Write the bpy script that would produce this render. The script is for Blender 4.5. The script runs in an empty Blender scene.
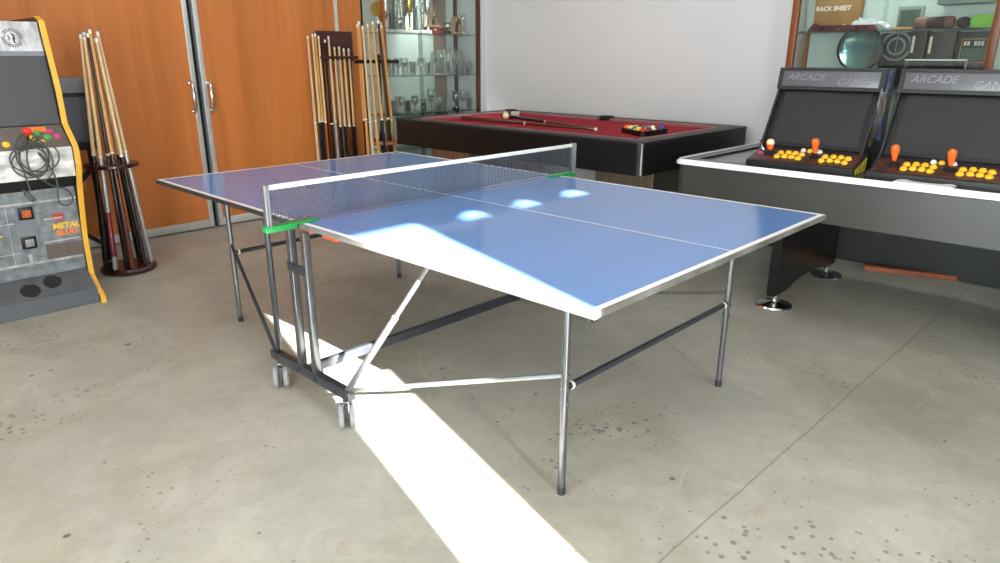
import bpy, bmesh, math, random
from mathutils import Vector, Matrix, Quaternion
random.seed(7)
PI = math.pi
C = bpy.context.scene.collection
S = bpy.context.scene

# ------------------------------------------------------------------ camera
CX, CY, CZ, YAW, PITCH, ROLL, FPX = 2.2889, -2.0548, 1.3509, 2.3368, 0.3155, 0.0015, 686.73
cam_d = bpy.data.cameras.new('camera'); cam = bpy.data.objects.new('camera', cam_d); C.objects.link(cam)
cam_d.sensor_width = 36; cam_d.sensor_fit = 'HORIZONTAL'; cam_d.lens = FPX * 36 / 1000
cam_d.clip_start = 0.05; cam_d.clip_end = 100
_f = Vector((math.cos(YAW) * math.cos(PITCH), math.sin(YAW) * math.cos(PITCH), -math.sin(PITCH)))
_r = Vector((math.sin(YAW), -math.cos(YAW), 0)); _u = _r.cross(_f)
_r2 = _r * math.cos(ROLL) + _u * math.sin(ROLL); _u2 = _u * math.cos(ROLL) - _r * math.sin(ROLL)
cam.matrix_world = Matrix(((_r2.x, _u2.x, -_f.x, CX), (_r2.y, _u2.y, -_f.y, CY), (_r2.z, _u2.z, -_f.z, CZ), (0, 0, 0, 1)))
S.camera = cam

# ------------------------------------------------------------------ light and exposure
S.view_settings.view_transform = 'Standard'; S.view_settings.look = 'None'
S.view_settings.gamma = 1.0; S.view_settings.use_curve_mapping = False
S.view_settings.exposure = 0.0
W = bpy.data.worlds.new('sky'); S.world = W; W.use_nodes = True
W.node_tree.nodes['Background'].inputs[0].default_value = (0.75, 0.87, 1.0, 1)
W.node_tree.nodes['Background'].inputs[1].default_value = 1.5
SUN_DIR = Vector((-1, 0.27, -0.5205))
sd = bpy.data.lights.new('sun', 'SUN'); sun = bpy.data.objects.new('sun', sd); C.objects.link(sun)
sd.energy = 95; sd.angle = math.radians(0.55); sd.color = (1.0, 0.97, 0.92)
sun.rotation_euler = SUN_DIR.to_track_quat('-Z', 'Y').to_euler(); sun.location = (9, -3, 6)

def area(name, loc, direction, sx, sy, energy, color=(1, 1, 1), spread=180):
    d = bpy.data.lights.new(name, 'AREA'); o = bpy.data.objects.new(name, d); C.objects.link(o)
    d.shape = 'RECTANGLE'; d.size = sx; d.size_y = sy; d.energy = energy; d.color = color; d.spread = math.radians(spread)
    o.location = loc; o.rotation_euler = Vector(direction).to_track_quat('-Z', 'Y').to_euler()
    return o
# daylight through the narrow door gap, with fill added through two windows behind the camera and ceiling battens
area('doorway_daylight', (4.74, -1.765, 1.5), (-1, 0, 0), 0.34, 2.9, 150, (1.0, 0.98, 0.95))
for _x in (1.4, 3.4):
    area('window_daylight', (_x, -4.45, 1.25), (-0.15, 1, -0.03), 1.7, 2.2, 190, (0.95, 0.98, 1.0))
FILL_BATTENS = [(-1.6, -1.3), (1.4, -1.3), (-1.6, 1.3), (1.4, 1.3)]
for _x, _y in FILL_BATTENS:
    area('batten_light', (_x, _y, 3.03), (0, 0, -1), 1.4, 0.12, 5, (1.0, 0.97, 0.93))

# ------------------------------------------------------------------ materials
def lin(c):
    return c / 12.92 if c <= 0.04045 else ((c + 0.055) / 1.055) ** 2.4
def hx(h):
    return tuple(lin(int(h[i:i + 2], 16) / 255) for i in (0, 2, 4)) + (1,)
def mat(name, col, rough=0.5, metal=0.0, spec=0.5, var=0.0, scale=8.0, stretch=(1, 1, 1), bump=0.0, coat=0.0, dark=None, detail=6):
    m = bpy.data.materials.new(name); m.use_nodes = True
    n = m.node_tree.nodes; l = m.node_tree.links; b = n['Principled BSDF']
    c = hx(col) if isinstance(col, str) else col
    b.inputs['Base Color'].default_value = c; b.inputs['Roughness'].default_value = rough
    b.inputs['Metallic'].default_value = metal; b.inputs['Specular IOR Level'].default_value = spec
    b.inputs['Coat Weight'].default_value = coat
    tc = n.new('ShaderNodeTexCoord'); mp = n.new('ShaderNodeMapping'); mp.inputs['Scale'].default_value = stretch
    no = n.new('ShaderNodeTexNoise'); no.inputs['Scale'].default_value = scale; no.inputs['Detail'].default_value = detail
    l.new(tc.outputs['Object'], mp.inputs[0]); l.new(mp.outputs[0], no.inputs['Vector'])
    r = n.new('ShaderNodeValToRGB'); l.new(no.outputs['Fac'], r.inputs[0])
    d = hx(dark) if dark else tuple(x * (1 - var) for x in c[:3]) + (1,)
    r.color_ramp.elements[0].position = 0.3; r.color_ramp.elements[1].position = 0.7
    r.color_ramp.elements[0].color = d; r.color_ramp.elements[1].color = c
    l.new(r.outputs[0], b.inputs['Base Color'])
    if bump:
        bp = n.new('ShaderNodeBump'); bp.inputs['Strength'].default_value = bump; bp.inputs['Distance'].default_value = 0.01
        l.new(no.outputs['Fac'], bp.inputs['Height']); l.new(bp.outputs[0], b.inputs['Normal'])
    return m
def glass(name, tint=(0.93, 0.97, 0.95), refl=0.9, ior=1.45, rough=0.02, edge=None, rim_glint=0.0):
    m = bpy.data.materials.new(name); m.use_nodes = True
    n = m.node_tree.nodes; l = m.node_tree.links; n.clear()
    o = n.new('ShaderNodeOutputMaterial'); mx = n.new('ShaderNodeMixShader')
    t = n.new('ShaderNodeBsdfTransparent'); t.inputs[0].default_value = tint + (1,)
    g = n.new('ShaderNodeBsdfGlossy'); g.inputs['Roughness'].default_value = rough; g.inputs[0].default_value = (refl, refl, refl, 1)
    f = n.new('ShaderNodeFresnel'); ge = n.new('ShaderNodeNewGeometry'); im = n.new('ShaderNodeMath'); im.operation = 'MULTIPLY_ADD'
    im.inputs[1].default_value = 1 / ior - ior; im.inputs[2].default_value = ior     # same reflectance on both faces of a thin pane
    l.new(ge.outputs['Backfacing'], im.inputs[0]); l.new(im.outputs[0], f.inputs[0])
    if edge:
        lw = n.new('ShaderNodeLayerWeight'); lw.inputs[0].default_value = 0.35
        cr = n.new('ShaderNodeValToRGB'); cr.color_ramp.elements[0].color = tint + (1,); cr.color_ramp.elements[1].color = edge + (1,)
        l.new(lw.outputs['Facing'], cr.inputs[0]); l.new(cr.outputs[0], t.inputs[0])
    if edge and rim_glint:
        df = n.new('ShaderNodeBsdfDiffuse'); df.inputs[0].default_value = (0.95, 0.97, 0.96, 1); m2 = n.new('ShaderNodeMixShader')  # pale diffuse rim puts glints into the glass colour
        mu = n.new('ShaderNodeMath'); mu.operation = 'MULTIPLY'; mu.inputs[1].default_value = rim_glint; l.new(lw.outputs['Facing'], mu.inputs[0]); l.new(mu.outputs[0], m2.inputs[0])
        l.new(t.outputs[0], m2.inputs[1]); l.new(df.outputs[0], m2.inputs[2]); t = m2
    l.new(f.outputs[0], mx.inputs[0]); l.new(t.outputs[0], mx.inputs[1]); l.new(g.outputs[0], mx.inputs[2]); l.new(mx.outputs[0], o.inputs[0])
    return m
def emit(name, col, s):
    m = bpy.data.materials.new(name); m.use_nodes = True
    b = m.node_tree.nodes['Principled BSDF']; b.inputs['Emission Color'].default_value = col; b.inputs['Emission Strength'].default_value = s
    return m

def wood_mat(name, light, dark, axis, scale, rough=0.35, spec=0.45, line=1.0):
    """grain running along `axis`: noise squeezed along it, a broad band noise and fine streaks"""
    m = bpy.data.materials.new(name); m.use_nodes = True
    n = m.node_tree.nodes; l = m.node_tree.links; b = n['Principled BSDF']
    b.inputs['Roughness'].default_value = rough; b.inputs['Specular IOR Level'].default_value = spec
    tc = n.new('ShaderNodeTexCoord'); mp = n.new('ShaderNodeMapping'); l.new(tc.outputs['Object'], mp.inputs[0])
    st = [1, 1, 1]; st[axis] = 0.06; mp.inputs['Scale'].default_value = st
    a = n.new('ShaderNodeTexNoise'); a.inputs['Scale'].default_value = scale; a.inputs['Detail'].default_value = 8; a.inputs['Distortion'].default_value = 0.6
    c = n.new('ShaderNodeTexNoise'); c.inputs['Scale'].default_value = scale * 7; c.inputs['Detail'].default_value = 3
    l.new(mp.outputs[0], a.inputs['Vector']); l.new(mp.outputs[0], c.inputs['Vector'])
    ad = n.new('ShaderNodeMath'); ad.operation = 'MULTIPLY_ADD'; ad.inputs[1].default_value = 0.45 * line; l.new(c.outputs['Fac'], ad.inputs[0]); l.new(a.outputs['Fac'], ad.inputs[2])
    r = n.new('ShaderNodeValToRGB'); l.new(ad.outputs[0], r.inputs[0])
    r.color_ramp.elements[0].position = 0.45; r.color_ramp.elements[1].position = 0.95
    r.color_ramp.elements[0].color = hx(dark); r.color_ramp.elements[1].color = hx(light)
    l.new(r.outputs[0], b.inputs['Base Color'])
    return m

def concrete():
    m = bpy.data.materials.new('concrete_floor'); m.use_nodes = True
    n = m.node_tree.nodes; l = m.node_tree.links; b = n['Principled BSDF']
    b.inputs['Specular IOR Level'].default_value = 0.4
    tc = n.new('ShaderNodeTexCoord')
    def noise(scale, detail=6, dist=0.0, rough=0.6):
        x = n.new('ShaderNodeTexNoise'); x.inputs['Scale'].default_value = scale; x.inputs['Detail'].default_value = detail
        x.inputs['Distortion'].default_value = dist; x.inputs['Roughness'].default_value = rough
        l.new(tc.outputs['Object'], x.inputs['Vector']); return x.outputs['Fac']
    def ramp(fac, stops):
        r = n.new('ShaderNodeValToRGB'); l.new(fac, r.inputs[0])
        while len(r.color_ramp.elements) < len(stops): r.color_ramp.elements.new(0.5)
        for e, (p, c) in zip(r.color_ramp.elements, stops): e.position = p; e.color = c
        return r.outputs[0]
    def mix(fac, a, c, mode='MIX'):
        x = n.new('ShaderNodeMix'); x.data_type = 'RGBA'; x.blend_type = mode
        if isinstance(fac, float): x.inputs[0].default_value = fac
        else: l.new(fac, x.inputs[0])
        for s, v in ((6, a), (7, c)):
            if isinstance(v, tuple): x.inputs[s].default_value = v
            else: l.new(v, x.inputs[s])
        return x.outputs[2]
    base = ramp(noise(0.9, 8, 0.3), [(0.3, hx('A39E95')), (0.5, hx('AEAA9F')), (0.7, hx('B8B4AB'))])
    fine = ramp(noise(45, 4), [(0.3, (0.93, 0.93, 0.93, 1)), (0.7, (1.03, 1.03, 1.03, 1))])
    col = mix(1.0, base, fine, 'MULTIPLY')
    stain = ramp(noise(1.7, 5, 1.2), [(0.48, (0, 0, 0, 1)), (0.70, (1, 1, 1, 1))])
    stain = mix(1.0, stain, (0.5, 0.5, 0.5, 1), 'MULTIPLY')
    col = mix(stain, col, hx('8E8570'))
    # a big worn, stained patch beside the joint, darkened further as light fall-off
    sp = n.new('ShaderNodeVectorMath'); sp.operation = 'DISTANCE'; l.new(tc.outputs['Object'], sp.inputs[0]); sp.inputs[1].default_value = (1.75, 0.85, 0)
    dn = n.new('ShaderNodeMath'); dn.operation = 'MULTIPLY_ADD'; l.new(noise(3.0, 6, 0.8), dn.inputs[0]); dn.inputs[1].default_value = 0.9; l.new(sp.outputs['Value'], dn.inputs[2])
    patch = ramp(dn.outputs[0], [(0.5, (0.6, 0.6, 0.6, 1)), (1.15, (0, 0, 0, 1))])
    col = mix(patch, col, hx('7A7159'))
    mott = ramp(noise(4.2, 7, 0.8, 0.7), [(0.42, (0.35, 0.35, 0.35, 1)), (0.6, (0, 0, 0, 1))]); col = mix(mott, col, hx('8F8C84'))
    pale = ramp(noise(2.6, 7, 1.5, 0.7), [(0.56, (0, 0, 0, 1)), (0.7, (0.22, 0.22, 0.22, 1))]); col = mix(pale, col, hx('C9C8C2'))
    rust = ramp(noise(5.5, 3, 0.4), [(0.66, (0, 0, 0, 1)), (0.76, (0.45, 0.45, 0.45, 1))])
    col = mix(rust, col, hx('9C7B55'))
    # dark specks, small chips
    vo = n.new('ShaderNodeTexVoronoi'); vo.inputs['Scale'].default_value = 11.0; l.new(tc.outputs['Object'], vo.inputs['Vector'])
    sz = n.new('ShaderNodeMath'); sz.operation = 'MULTIPLY_ADD'; l.new(noise(2.2, 3), sz.inputs[0]); sz.inputs[1].default_value = -0.8; l.new(vo.outputs['Distance'], sz.inputs[2])
    speck = ramp(sz.outputs[0], [(0.0, (0.8, 0.8, 0.8, 1)), (0.0001, (0, 0, 0, 1))])
    ms = n.new('ShaderNodeMath'); ms.operation = 'ADD'; l.new(sz.outputs[0], ms.inputs[0]); ms.inputs[1].default_value = 0.41
    speck = ramp(ms.outputs[0], [(0.0, (0.75, 0.75, 0.75, 1)), (0.03, (0, 0, 0, 1))])
    col = mix(speck, col, hx('4A4640'))
    v2 = n.new('ShaderNodeTexVoronoi'); v2.inputs['Scale'].default_value = 26.0; l.new(tc.outputs['Object'], v2.inputs['Vector'])
    s2 = n.new('ShaderNodeMath'); s2.operation = 'MULTIPLY_ADD'; l.new(noise(1.6, 4, 0.5), s2.inputs[0]); s2.inputs[1].default_value = -1.1; l.new(v2.outputs['Distance'], s2.inputs[2])
    s3 = n.new('ShaderNodeMath'); s3.operation = 'ADD'; l.new(s2.outputs[0], s3.inputs[0]); s3.inputs[1].default_value = 0.505
    col = mix(ramp(s3.outputs[0], [(0.0, (0.6, 0.6, 0.6, 1)), (0.05, (0, 0, 0, 1))]), col, hx('565148'))
    ru = n.new('ShaderNodeTexVoronoi'); ru.inputs['Scale'].default_value = 4.0; l.new(tc.outputs['Object'], ru.inputs['Vector'])
    r2 = n.new('ShaderNodeMath'); r2.operation = 'MULTIPLY_ADD'; l.new(noise(14, 4, 1.0), r2.inputs[0]); r2.inputs[1].default_value = 0.5; l.new(ru.outputs['Distance'], r2.inputs[2])
    col = mix(ramp(r2.outputs[0], [(0.26, (0.35, 0.35, 0.35, 1)), (0.36, (0, 0, 0, 1))]), col, hx('A08468'))
    # the saw-cut joint that runs towards the hockey table
    sx = n.new('ShaderNodeSeparateXYZ'); l.new(tc.outputs['Object'], sx.inputs[0])
    wv = n.new('ShaderNodeMath'); wv.operation = 'MULTIPLY_ADD'; l.new(noise(3, 4), wv.inputs[0]); wv.inputs[1].default_value = 0.02; l.new(sx.outputs['X'], wv.inputs[2])
    ty = n.new('ShaderNodeMath'); ty.operation = 'MULTIPLY_ADD'; l.new(sx.outputs['Y'], ty.inputs[0]); ty.inputs[1].default_value = -0.024; l.new(wv.outputs[0], ty.inputs[2])
    jd = n.new('ShaderNodeMath'); jd.operation = 'SUBTRACT'; l.new(ty.outputs[0], jd.inputs[0]); jd.inputs[1].default_value = 1.532
    ja = n.new('ShaderNodeMath'); ja.operation = 'ABSOLUTE'; l.new(jd.outputs[0], ja.inputs[0])
    joint = ramp(ja.outputs[0], [(0.0012, (0.62, 0.62, 0.62, 1)), (0.0042, (0, 0, 0, 1))])
    col = mix(joint, col, hx('4B473F'))
    # faint curved scratches left by castors
    for (px, py, rad) in ((0.15, -0.15, 0.42), (0.35, 0.3, 0.62), (2.2, 0.1, 0.9), (1.1, 1.1, 0.7), (2.6, 0.9, 0.5)):
        ds = n.new('ShaderNodeVectorMath'); ds.operation = 'DISTANCE'; l.new(tc.outputs['Object'], ds.inputs[0]); ds.inputs[1].default_value = (px, py, 0)
        sb = n.new('ShaderNodeMath'); sb.operation = 'SUBTRACT'; l.new(ds.outputs['Value'], sb.inputs[0]); sb.inputs[1].default_value = rad
        ab = n.new('ShaderNodeMath'); ab.operation = 'ABSOLUTE'; l.new(sb.outputs[0], ab.inputs[0])
        k = ramp(ab.outputs[0], [(0.001, (0.6, 0.6, 0.6, 1)), (0.004, (0, 0, 0, 1))])
        gate = ramp(noise(1.3 + rad, 3), [(0.52, (0, 0, 0, 1)), (0.6, (0.6, 0.6, 0.6, 1))])
        col = mix(mix(1.0, k, gate, 'MULTIPLY'), col, hx('CFCBC2'))
    l.new(col, b.inputs['Base Color'])
    rr = ramp(noise(1.4, 5, 0.6), [(0.3, (0.30, 0.30, 0.30, 1)), (0.7, (0.5, 0.5, 0.5, 1))]); l.new(rr, b.inputs['Roughness'])
    bp = n.new('ShaderNodeBump'); bp.inputs['Strength'].default_value = 0.08; bp.inputs['Distance'].default_value = 0.01
    l.new(noise(30, 5), bp.inputs['Height']); l.new(bp.outputs[0], b.inputs['Normal'])
    return m

M = {}
M['concrete'] = concrete()
M['door_wood'] = wood_mat('orange_veneer', 'CA7A3E', 'A8622C', 2, 3.2, 0.38, 0.4)
M['white_paint'] = mat('white_wall_paint', 'D2D2D4', 0.6, var=0.05, scale=1.2, bump=0.03)
M['ceiling'] = mat('ceiling_paint', 'E4E2DD', 0.8, var=0.03)
M['alu'] = mat('aluminium', 'D5D6D6', 0.35, 0.55, var=0.08, scale=20)
M['black_gap'] = mat('black_rubber_seal', '0B0B0C', 0.7, var=0.2)
M['chrome'] = mat('chrome', 'D8D8DA', 0.12, 1.0, var=0.06, scale=5)
M['table_blue'] = mat('blue_table_paint', '6086C2', 0.13, spec=0.5, var=0.06, scale=2.0)
M['white_line'] = mat('white_line_paint', 'E8E8E6', 0.4, var=0.04, scale=30)
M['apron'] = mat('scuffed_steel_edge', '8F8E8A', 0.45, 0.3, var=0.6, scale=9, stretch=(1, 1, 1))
M['apron_dark'] = mat('dark_steel_edge', '3A3A3C', 0.4, 0.4, var=0.4, scale=9)  # shade on the left half's edge put into the steel colour
M['under'] = mat('table_underside_board', '77726A', 0.7, var=0.15)  # paler than a real underside, to bounce light below the table
M['steel'] = mat('gunmetal_steel', '787B80', 0.28, 0.8, var=0.25, scale=14)
M['steel_light'] = mat('galvanised_steel', '8E9093', 0.4, 0.7, var=0.15, scale=14)
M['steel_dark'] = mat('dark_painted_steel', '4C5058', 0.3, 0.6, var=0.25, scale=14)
M['rubber'] = mat('grey_rubber', '8A8A8C', 0.7, var=0.2, scale=20)
M['black_rubber'] = mat('black_rubber', '17171A', 0.7, var=0.2, scale=20)
M['net'] = mat('net_cord', '50535C', 0.8, var=0.2)
M['net_tape'] = mat('net_tape', 'E9E8E4', 0.7, var=0.05, scale=30)
M['green'] = mat('green_clamp_paint', '1F9A50', 0.35, var=0.2, scale=15)
M['orange_plastic'] = mat('orange_plastic', 'F0542B', 0.45, var=0.1, scale=15)
M['black_gloss'] = mat('black_gloss_laminate', '131315', 0.22, spec=0.5, var=0.2, scale=3)
M['black_satin'] = mat('black_satin_laminate', '101011', 0.42, spec=0.3, var=0.2, scale=3)
M['pool_rail'] = mat('pool_rail_grey', '2C2A2A', 0.5, spec=0.3, var=0.15, scale=6)
M['felt'] = mat('burgundy_felt', 'A02E3A', 0.95, spec=0.1, var=0.1, scale=60)
M['cushion'] = mat('burgundy_cushion_cloth', 'B87A7C', 0.95, spec=0.1, var=0.12, scale=40)
M['brushed'] = mat('brushed_metal', 'A59A8C', 0.3, 0.9, var=0.3, scale=6, stretch=(6, 6, 0.4))
M['maple'] = mat('maple_shaft', 'E4C08C', 0.35, var=0.12, scale=20, stretch=(3, 3, 0.4), coat=0.2)
M['honey'] = mat('honey_maple', 'D89C56', 0.35, var=0.16, scale=20, stretch=(3, 3, 0.4), coat=0.2)
M['ash'] = mat('pale_ash', 'D6BC9A', 0.45, var=0.16, scale=20, stretch=(3, 3, 0.4))
M['butt_black'] = mat('black_lacquer', '141214', 0.2, var=0.2, coat=0.4)
M['butt_orange'] = mat('orange_stained_maple', 'B5561D', 0.25, var=0.2, scale=18, stretch=(3, 3, 0.4), coat=0.3)
M['butt_brown'] = mat('rosewood', '5A2F1E', 0.25, var=0.3, scale=20, stretch=(3, 3, 0.4), coat=0.3)
M['burgundy'] = mat('burgundy_lacquer', '7E2035', 0.3, var=0.15)
M['silver'] = mat('silver_lacquer', 'BFC0C4', 0.3, 0.6, var=0.1)
M['ivory'] = mat('ivory_ferrule', 'E9E4D8', 0.4, var=0.04)
M['tip_blue'] = mat('chalked_leather', '5F7C97', 0.9, var=0.2)
M['mahogany'] = mat('dark_mahogany', '3A1A18', 0.25, var=0.3, scale=12, stretch=(1, 4, 1), coat=0.3)
M['rack_wood'] = mat('dark_rack_wood', '4B2119', 0.35, var=0.3, scale=10, stretch=(4, 4, 0.6))
M['ring_wood'] = mat('tan_rack_wood', '9A6437', 0.4, var=0.25, scale=14)
M['case_wood'] = wood_mat('case_wood', '9A5A26', '6B3614', 2, 6, 0.4)
M['case_wood_dark'] = wood_mat('case_wood_dark', '5E3218', '331a0d', 2, 6, 0.4)
M['cab_wood'] = wood_mat('cabinet_wood', '8C4E22', '5E2E12', 2, 6, 0.4)
M['case_back'] = mat('case_back_panel', 'D3DAD6', 0.5, var=0.05, scale=2)
M['divider_grey'] = mat('divider_grey', '98A09E', 0.5, var=0.1)
M['divider_brown'] = mat('divider_brown', 'A3877A', 0.5, var=0.15, scale=4)
M['cab_back'] = mat('cabinet_back_panel', 'AEBAB6', 0.5, var=0.08, scale=2)
M['pane'] = glass('clear_pane', (0.94, 0.975, 0.96))
M['shelf_glass'] = glass('shelf_glass', (0.86, 0.91, 0.89), 0.9, 1.5, 0.05, (0.42, 0.52, 0.50))
M['tumbler_glass'] = glass('drinking_glass', (0.97, 0.98, 0.98), 1.0, 1.5, 0.05, (0.95, 0.97, 0.96), 0.6)
M['teal_glass'] = mat('teal_mirror_glass', '86AAA8', 0.12, 0.75, var=0.45, scale=7)
M['trophy_silver'] = mat('trophy_silver', 'CBCBC8', 0.18, 0.95, var=0.2, scale=15)
M['trophy_dark'] = mat('tarnished_pewter', '6E6E6B', 0.3, 0.8, var=0.3, scale=15)
M['trophy_gold'] = mat('trophy_gold', 'C9A94E', 0.22, 0.9, var=0.2, scale=15)
M['marble'] = mat('white_marble', 'D9D7D2', 0.3, var=0.2, scale=8)
M['black_stone'] = mat('black_stone', '1B1B1C', 0.25, var=0.2)
M['plaque_wood'] = mat('plaque_tan_wood', 'B5906A', 0.5, var=0.2, scale=8)
M['red_box'] = mat('red_velvet', '8E3A32', 0.8, var=0.15)
M['bronze'] = mat('dark_bronze', '3B3A33', 0.35, 0.7, var=0.2)
M['hockey_side'] = mat('charcoal_laminate', '3B3B3A', 0.33, spec=0.5, var=0.12, scale=3)
M['hockey_rail_white'] = mat('white_rail_plastic', 'E9EBEE', 0.25, spec=0.5, var=0.03)
M['playfield'] = mat('grey_playfield', '77777A', 0.25, spec=0.5, var=0.08, scale=3)
M['cab_black'] = mat('arcade_black', '232325', 0.4, spec=0.45, var=0.15, scale=10)
M['screen'] = mat('dark_screen', '2E2E30', 0.18, spec=0.35, var=0.05, scale=2)
M['screen_grey'] = mat('grey_screen', '47484A', 0.3, spec=0.4, var=0.06, scale=2)  # reflected room light put into a paler screen colour
M['bezel'] = mat('black_bezel', '121213', 0.35, var=0.1)
M['marquee_grey'] = mat('grey_marquee', '5C5C62', 0.3, spec=0.5, var=0.12, scale=8)
M['marquee_letter'] = mat('silver_letter', '84848C', 0.3, 0.3, var=0.1)
M['panel_art'] = mat('panel_artwork', '6A3828', 0.35, var=0.5, scale=34, dark='161315')
M['btn_yellow'] = mat('yellow_button', 'F2BE30', 0.3, spec=0.5, var=0.05)
M['btn_white'] = mat('white_button', 'E6E4DA', 0.3, var=0.04)
M['btn_red'] = mat('red_plastic', 'E0241C', 0.3, var=0.05)
M['btn_green'] = mat('green_button', '4FA04A', 0.35, var=0.1)
M['btn_pink'] = mat('pink_button', 'C2406E', 0.35, var=0.1)
M['ball_orange'] = mat('orange_joystick', 'F06A2A', 0.3, spec=0.5, var=0.05)
M['ball_cream'] = mat('cream_joystick', 'F5D6A8', 0.3, var=0.05)
M['tmold'] = mat('yellow_t_molding', 'E0A83A', 0.4, var=0.08, scale=12)
M['foil'] = mat('worn_silver_foil', 'DCDDE0', 0.28, 0.5, var=0.5, scale=14, stretch=(1, 1.8, 0.8), bump=0.3)
M['crumple'] = mat('crumpled_silver_wrap', 'F0EFEE', 0.33, 0.3, var=0.6, scale=18, stretch=(2, 0.7, 1.4), bump=0.8)
M['worn_grey'] = mat('worn_grey_laminate', '959BA2', 0.38, 0.3, var=0.55, scale=20, bump=0.25)
M['worn_brown'] = mat('worn_brown_laminate', '6A605B', 0.5, 0.15, var=0.3, scale=9)
M['kick'] = mat('scuffed_kick_plate', '54555A', 0.55, var=0.3, scale=10)
M['grey_board'] = mat('grey_board', '55585E', 0.5, var=0.2, scale=5)
M['grey_lite'] = mat('light_grey_board', '7A7E86', 0.45, var=0.15, scale=5)
M['cord'] = mat('grey_cable_sheath', '4A4D4C', 0.5, var=0.2, scale=20)
M['ink'] = mat('dark_ink', '3A3C46', 0.5, var=0.3, scale=40)
M['logo_yellow'] = mat('yellow_print', 'F0C030', 0.4, var=0.15, scale=40)
M['logo_orange'] = mat('orange_print', 'F08038', 0.4, var=0.05, scale=40)
M['logo_red'] = mat('red_print', 'C8503E', 0.5, var=0.4, scale=40)
M['amber'] = mat('amber_coin_button', 'C06038', 0.3, var=0.3, scale=50)
M['coin_grey'] = mat('grey_coin_button', '9A9C9E', 0.35, 0.4, var=0.1)
M['card'] = mat('brown_cardboard', '9C7447', 0.8, var=0.15, scale=10)
M['tissue'] = mat('white_tissue', 'BFC2C3', 0.9, var=0.15, scale=10)
M['maroon'] = mat('maroon_lacquer', '5A1722', 0.3, var=0.2, scale=12)
M['dark_box'] = mat('dark_box_card', '161414', 0.5, var=0.25, scale=6)
M['maroon_box'] = mat('maroon_box_card', '281514', 0.5, var=0.25, scale=6)
M['green_box'] = mat('bright_green_card', '6FA828', 0.6, var=0.15, scale=10)
M['dark_green'] = mat('dark_green_card', '33463A', 0.5, var=0.2, scale=10)
M['tan_strip'] = mat('tan_wood_strip', 'B5813F', 0.5, var=0.15, scale=20)
M['grey_card'] = mat('grey_card', '6F7B7A', 0.5, var=0.1)
M['pale_print'] = mat('pale_print', 'C9C7B4', 0.6, var=0.1)
M['purple_art'] = mat('violet_artwork', '9088E8', 0.3, var=0.7, scale=16, dark='2F2C78')
M['pearl_art'] = mat('grey_artwork', 'D8D5E2', 0.25, var=0.6, scale=20, dark='6A6280')
M['bronze_art'] = mat('tan_artwork', 'A88464', 0.3, var=0.6, scale=24, dark='2A2028')
M['hazard'] = mat('yellow_stripe', 'D8C021', 0.4, var=0.1)
M['plank'] = wood_mat('plank_wood', 'A85A30', '7A3A1B', 0, 8, 0.5)
M['lamp_soft'] = emit('cabinet_lamp_diffuser', (1, 1, 0.97, 1), 1.2)  # glow of the strips added inside both display cases
M['lamp'] = emit('lamp_diffuser', (1, 0.97, 0.93, 1), 6)  # glow of the added ceiling battens
M['cue_white'] = mat('cue_ball_ivory', 'F0E2BC', 0.15, var=0.03)
M['base_cab'] = mat('charcoal_cupboard', '3A3B3C', 0.5, var=0.15, scale=3)
M['roll_cloth'] = mat('brown_cloth_roll', '6B4A3C', 0.8, var=0.2, scale=20)
M['roll_dark'] = mat('dark_plum_cloth', '2C161B', 0.8, var=0.2, scale=20)

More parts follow.
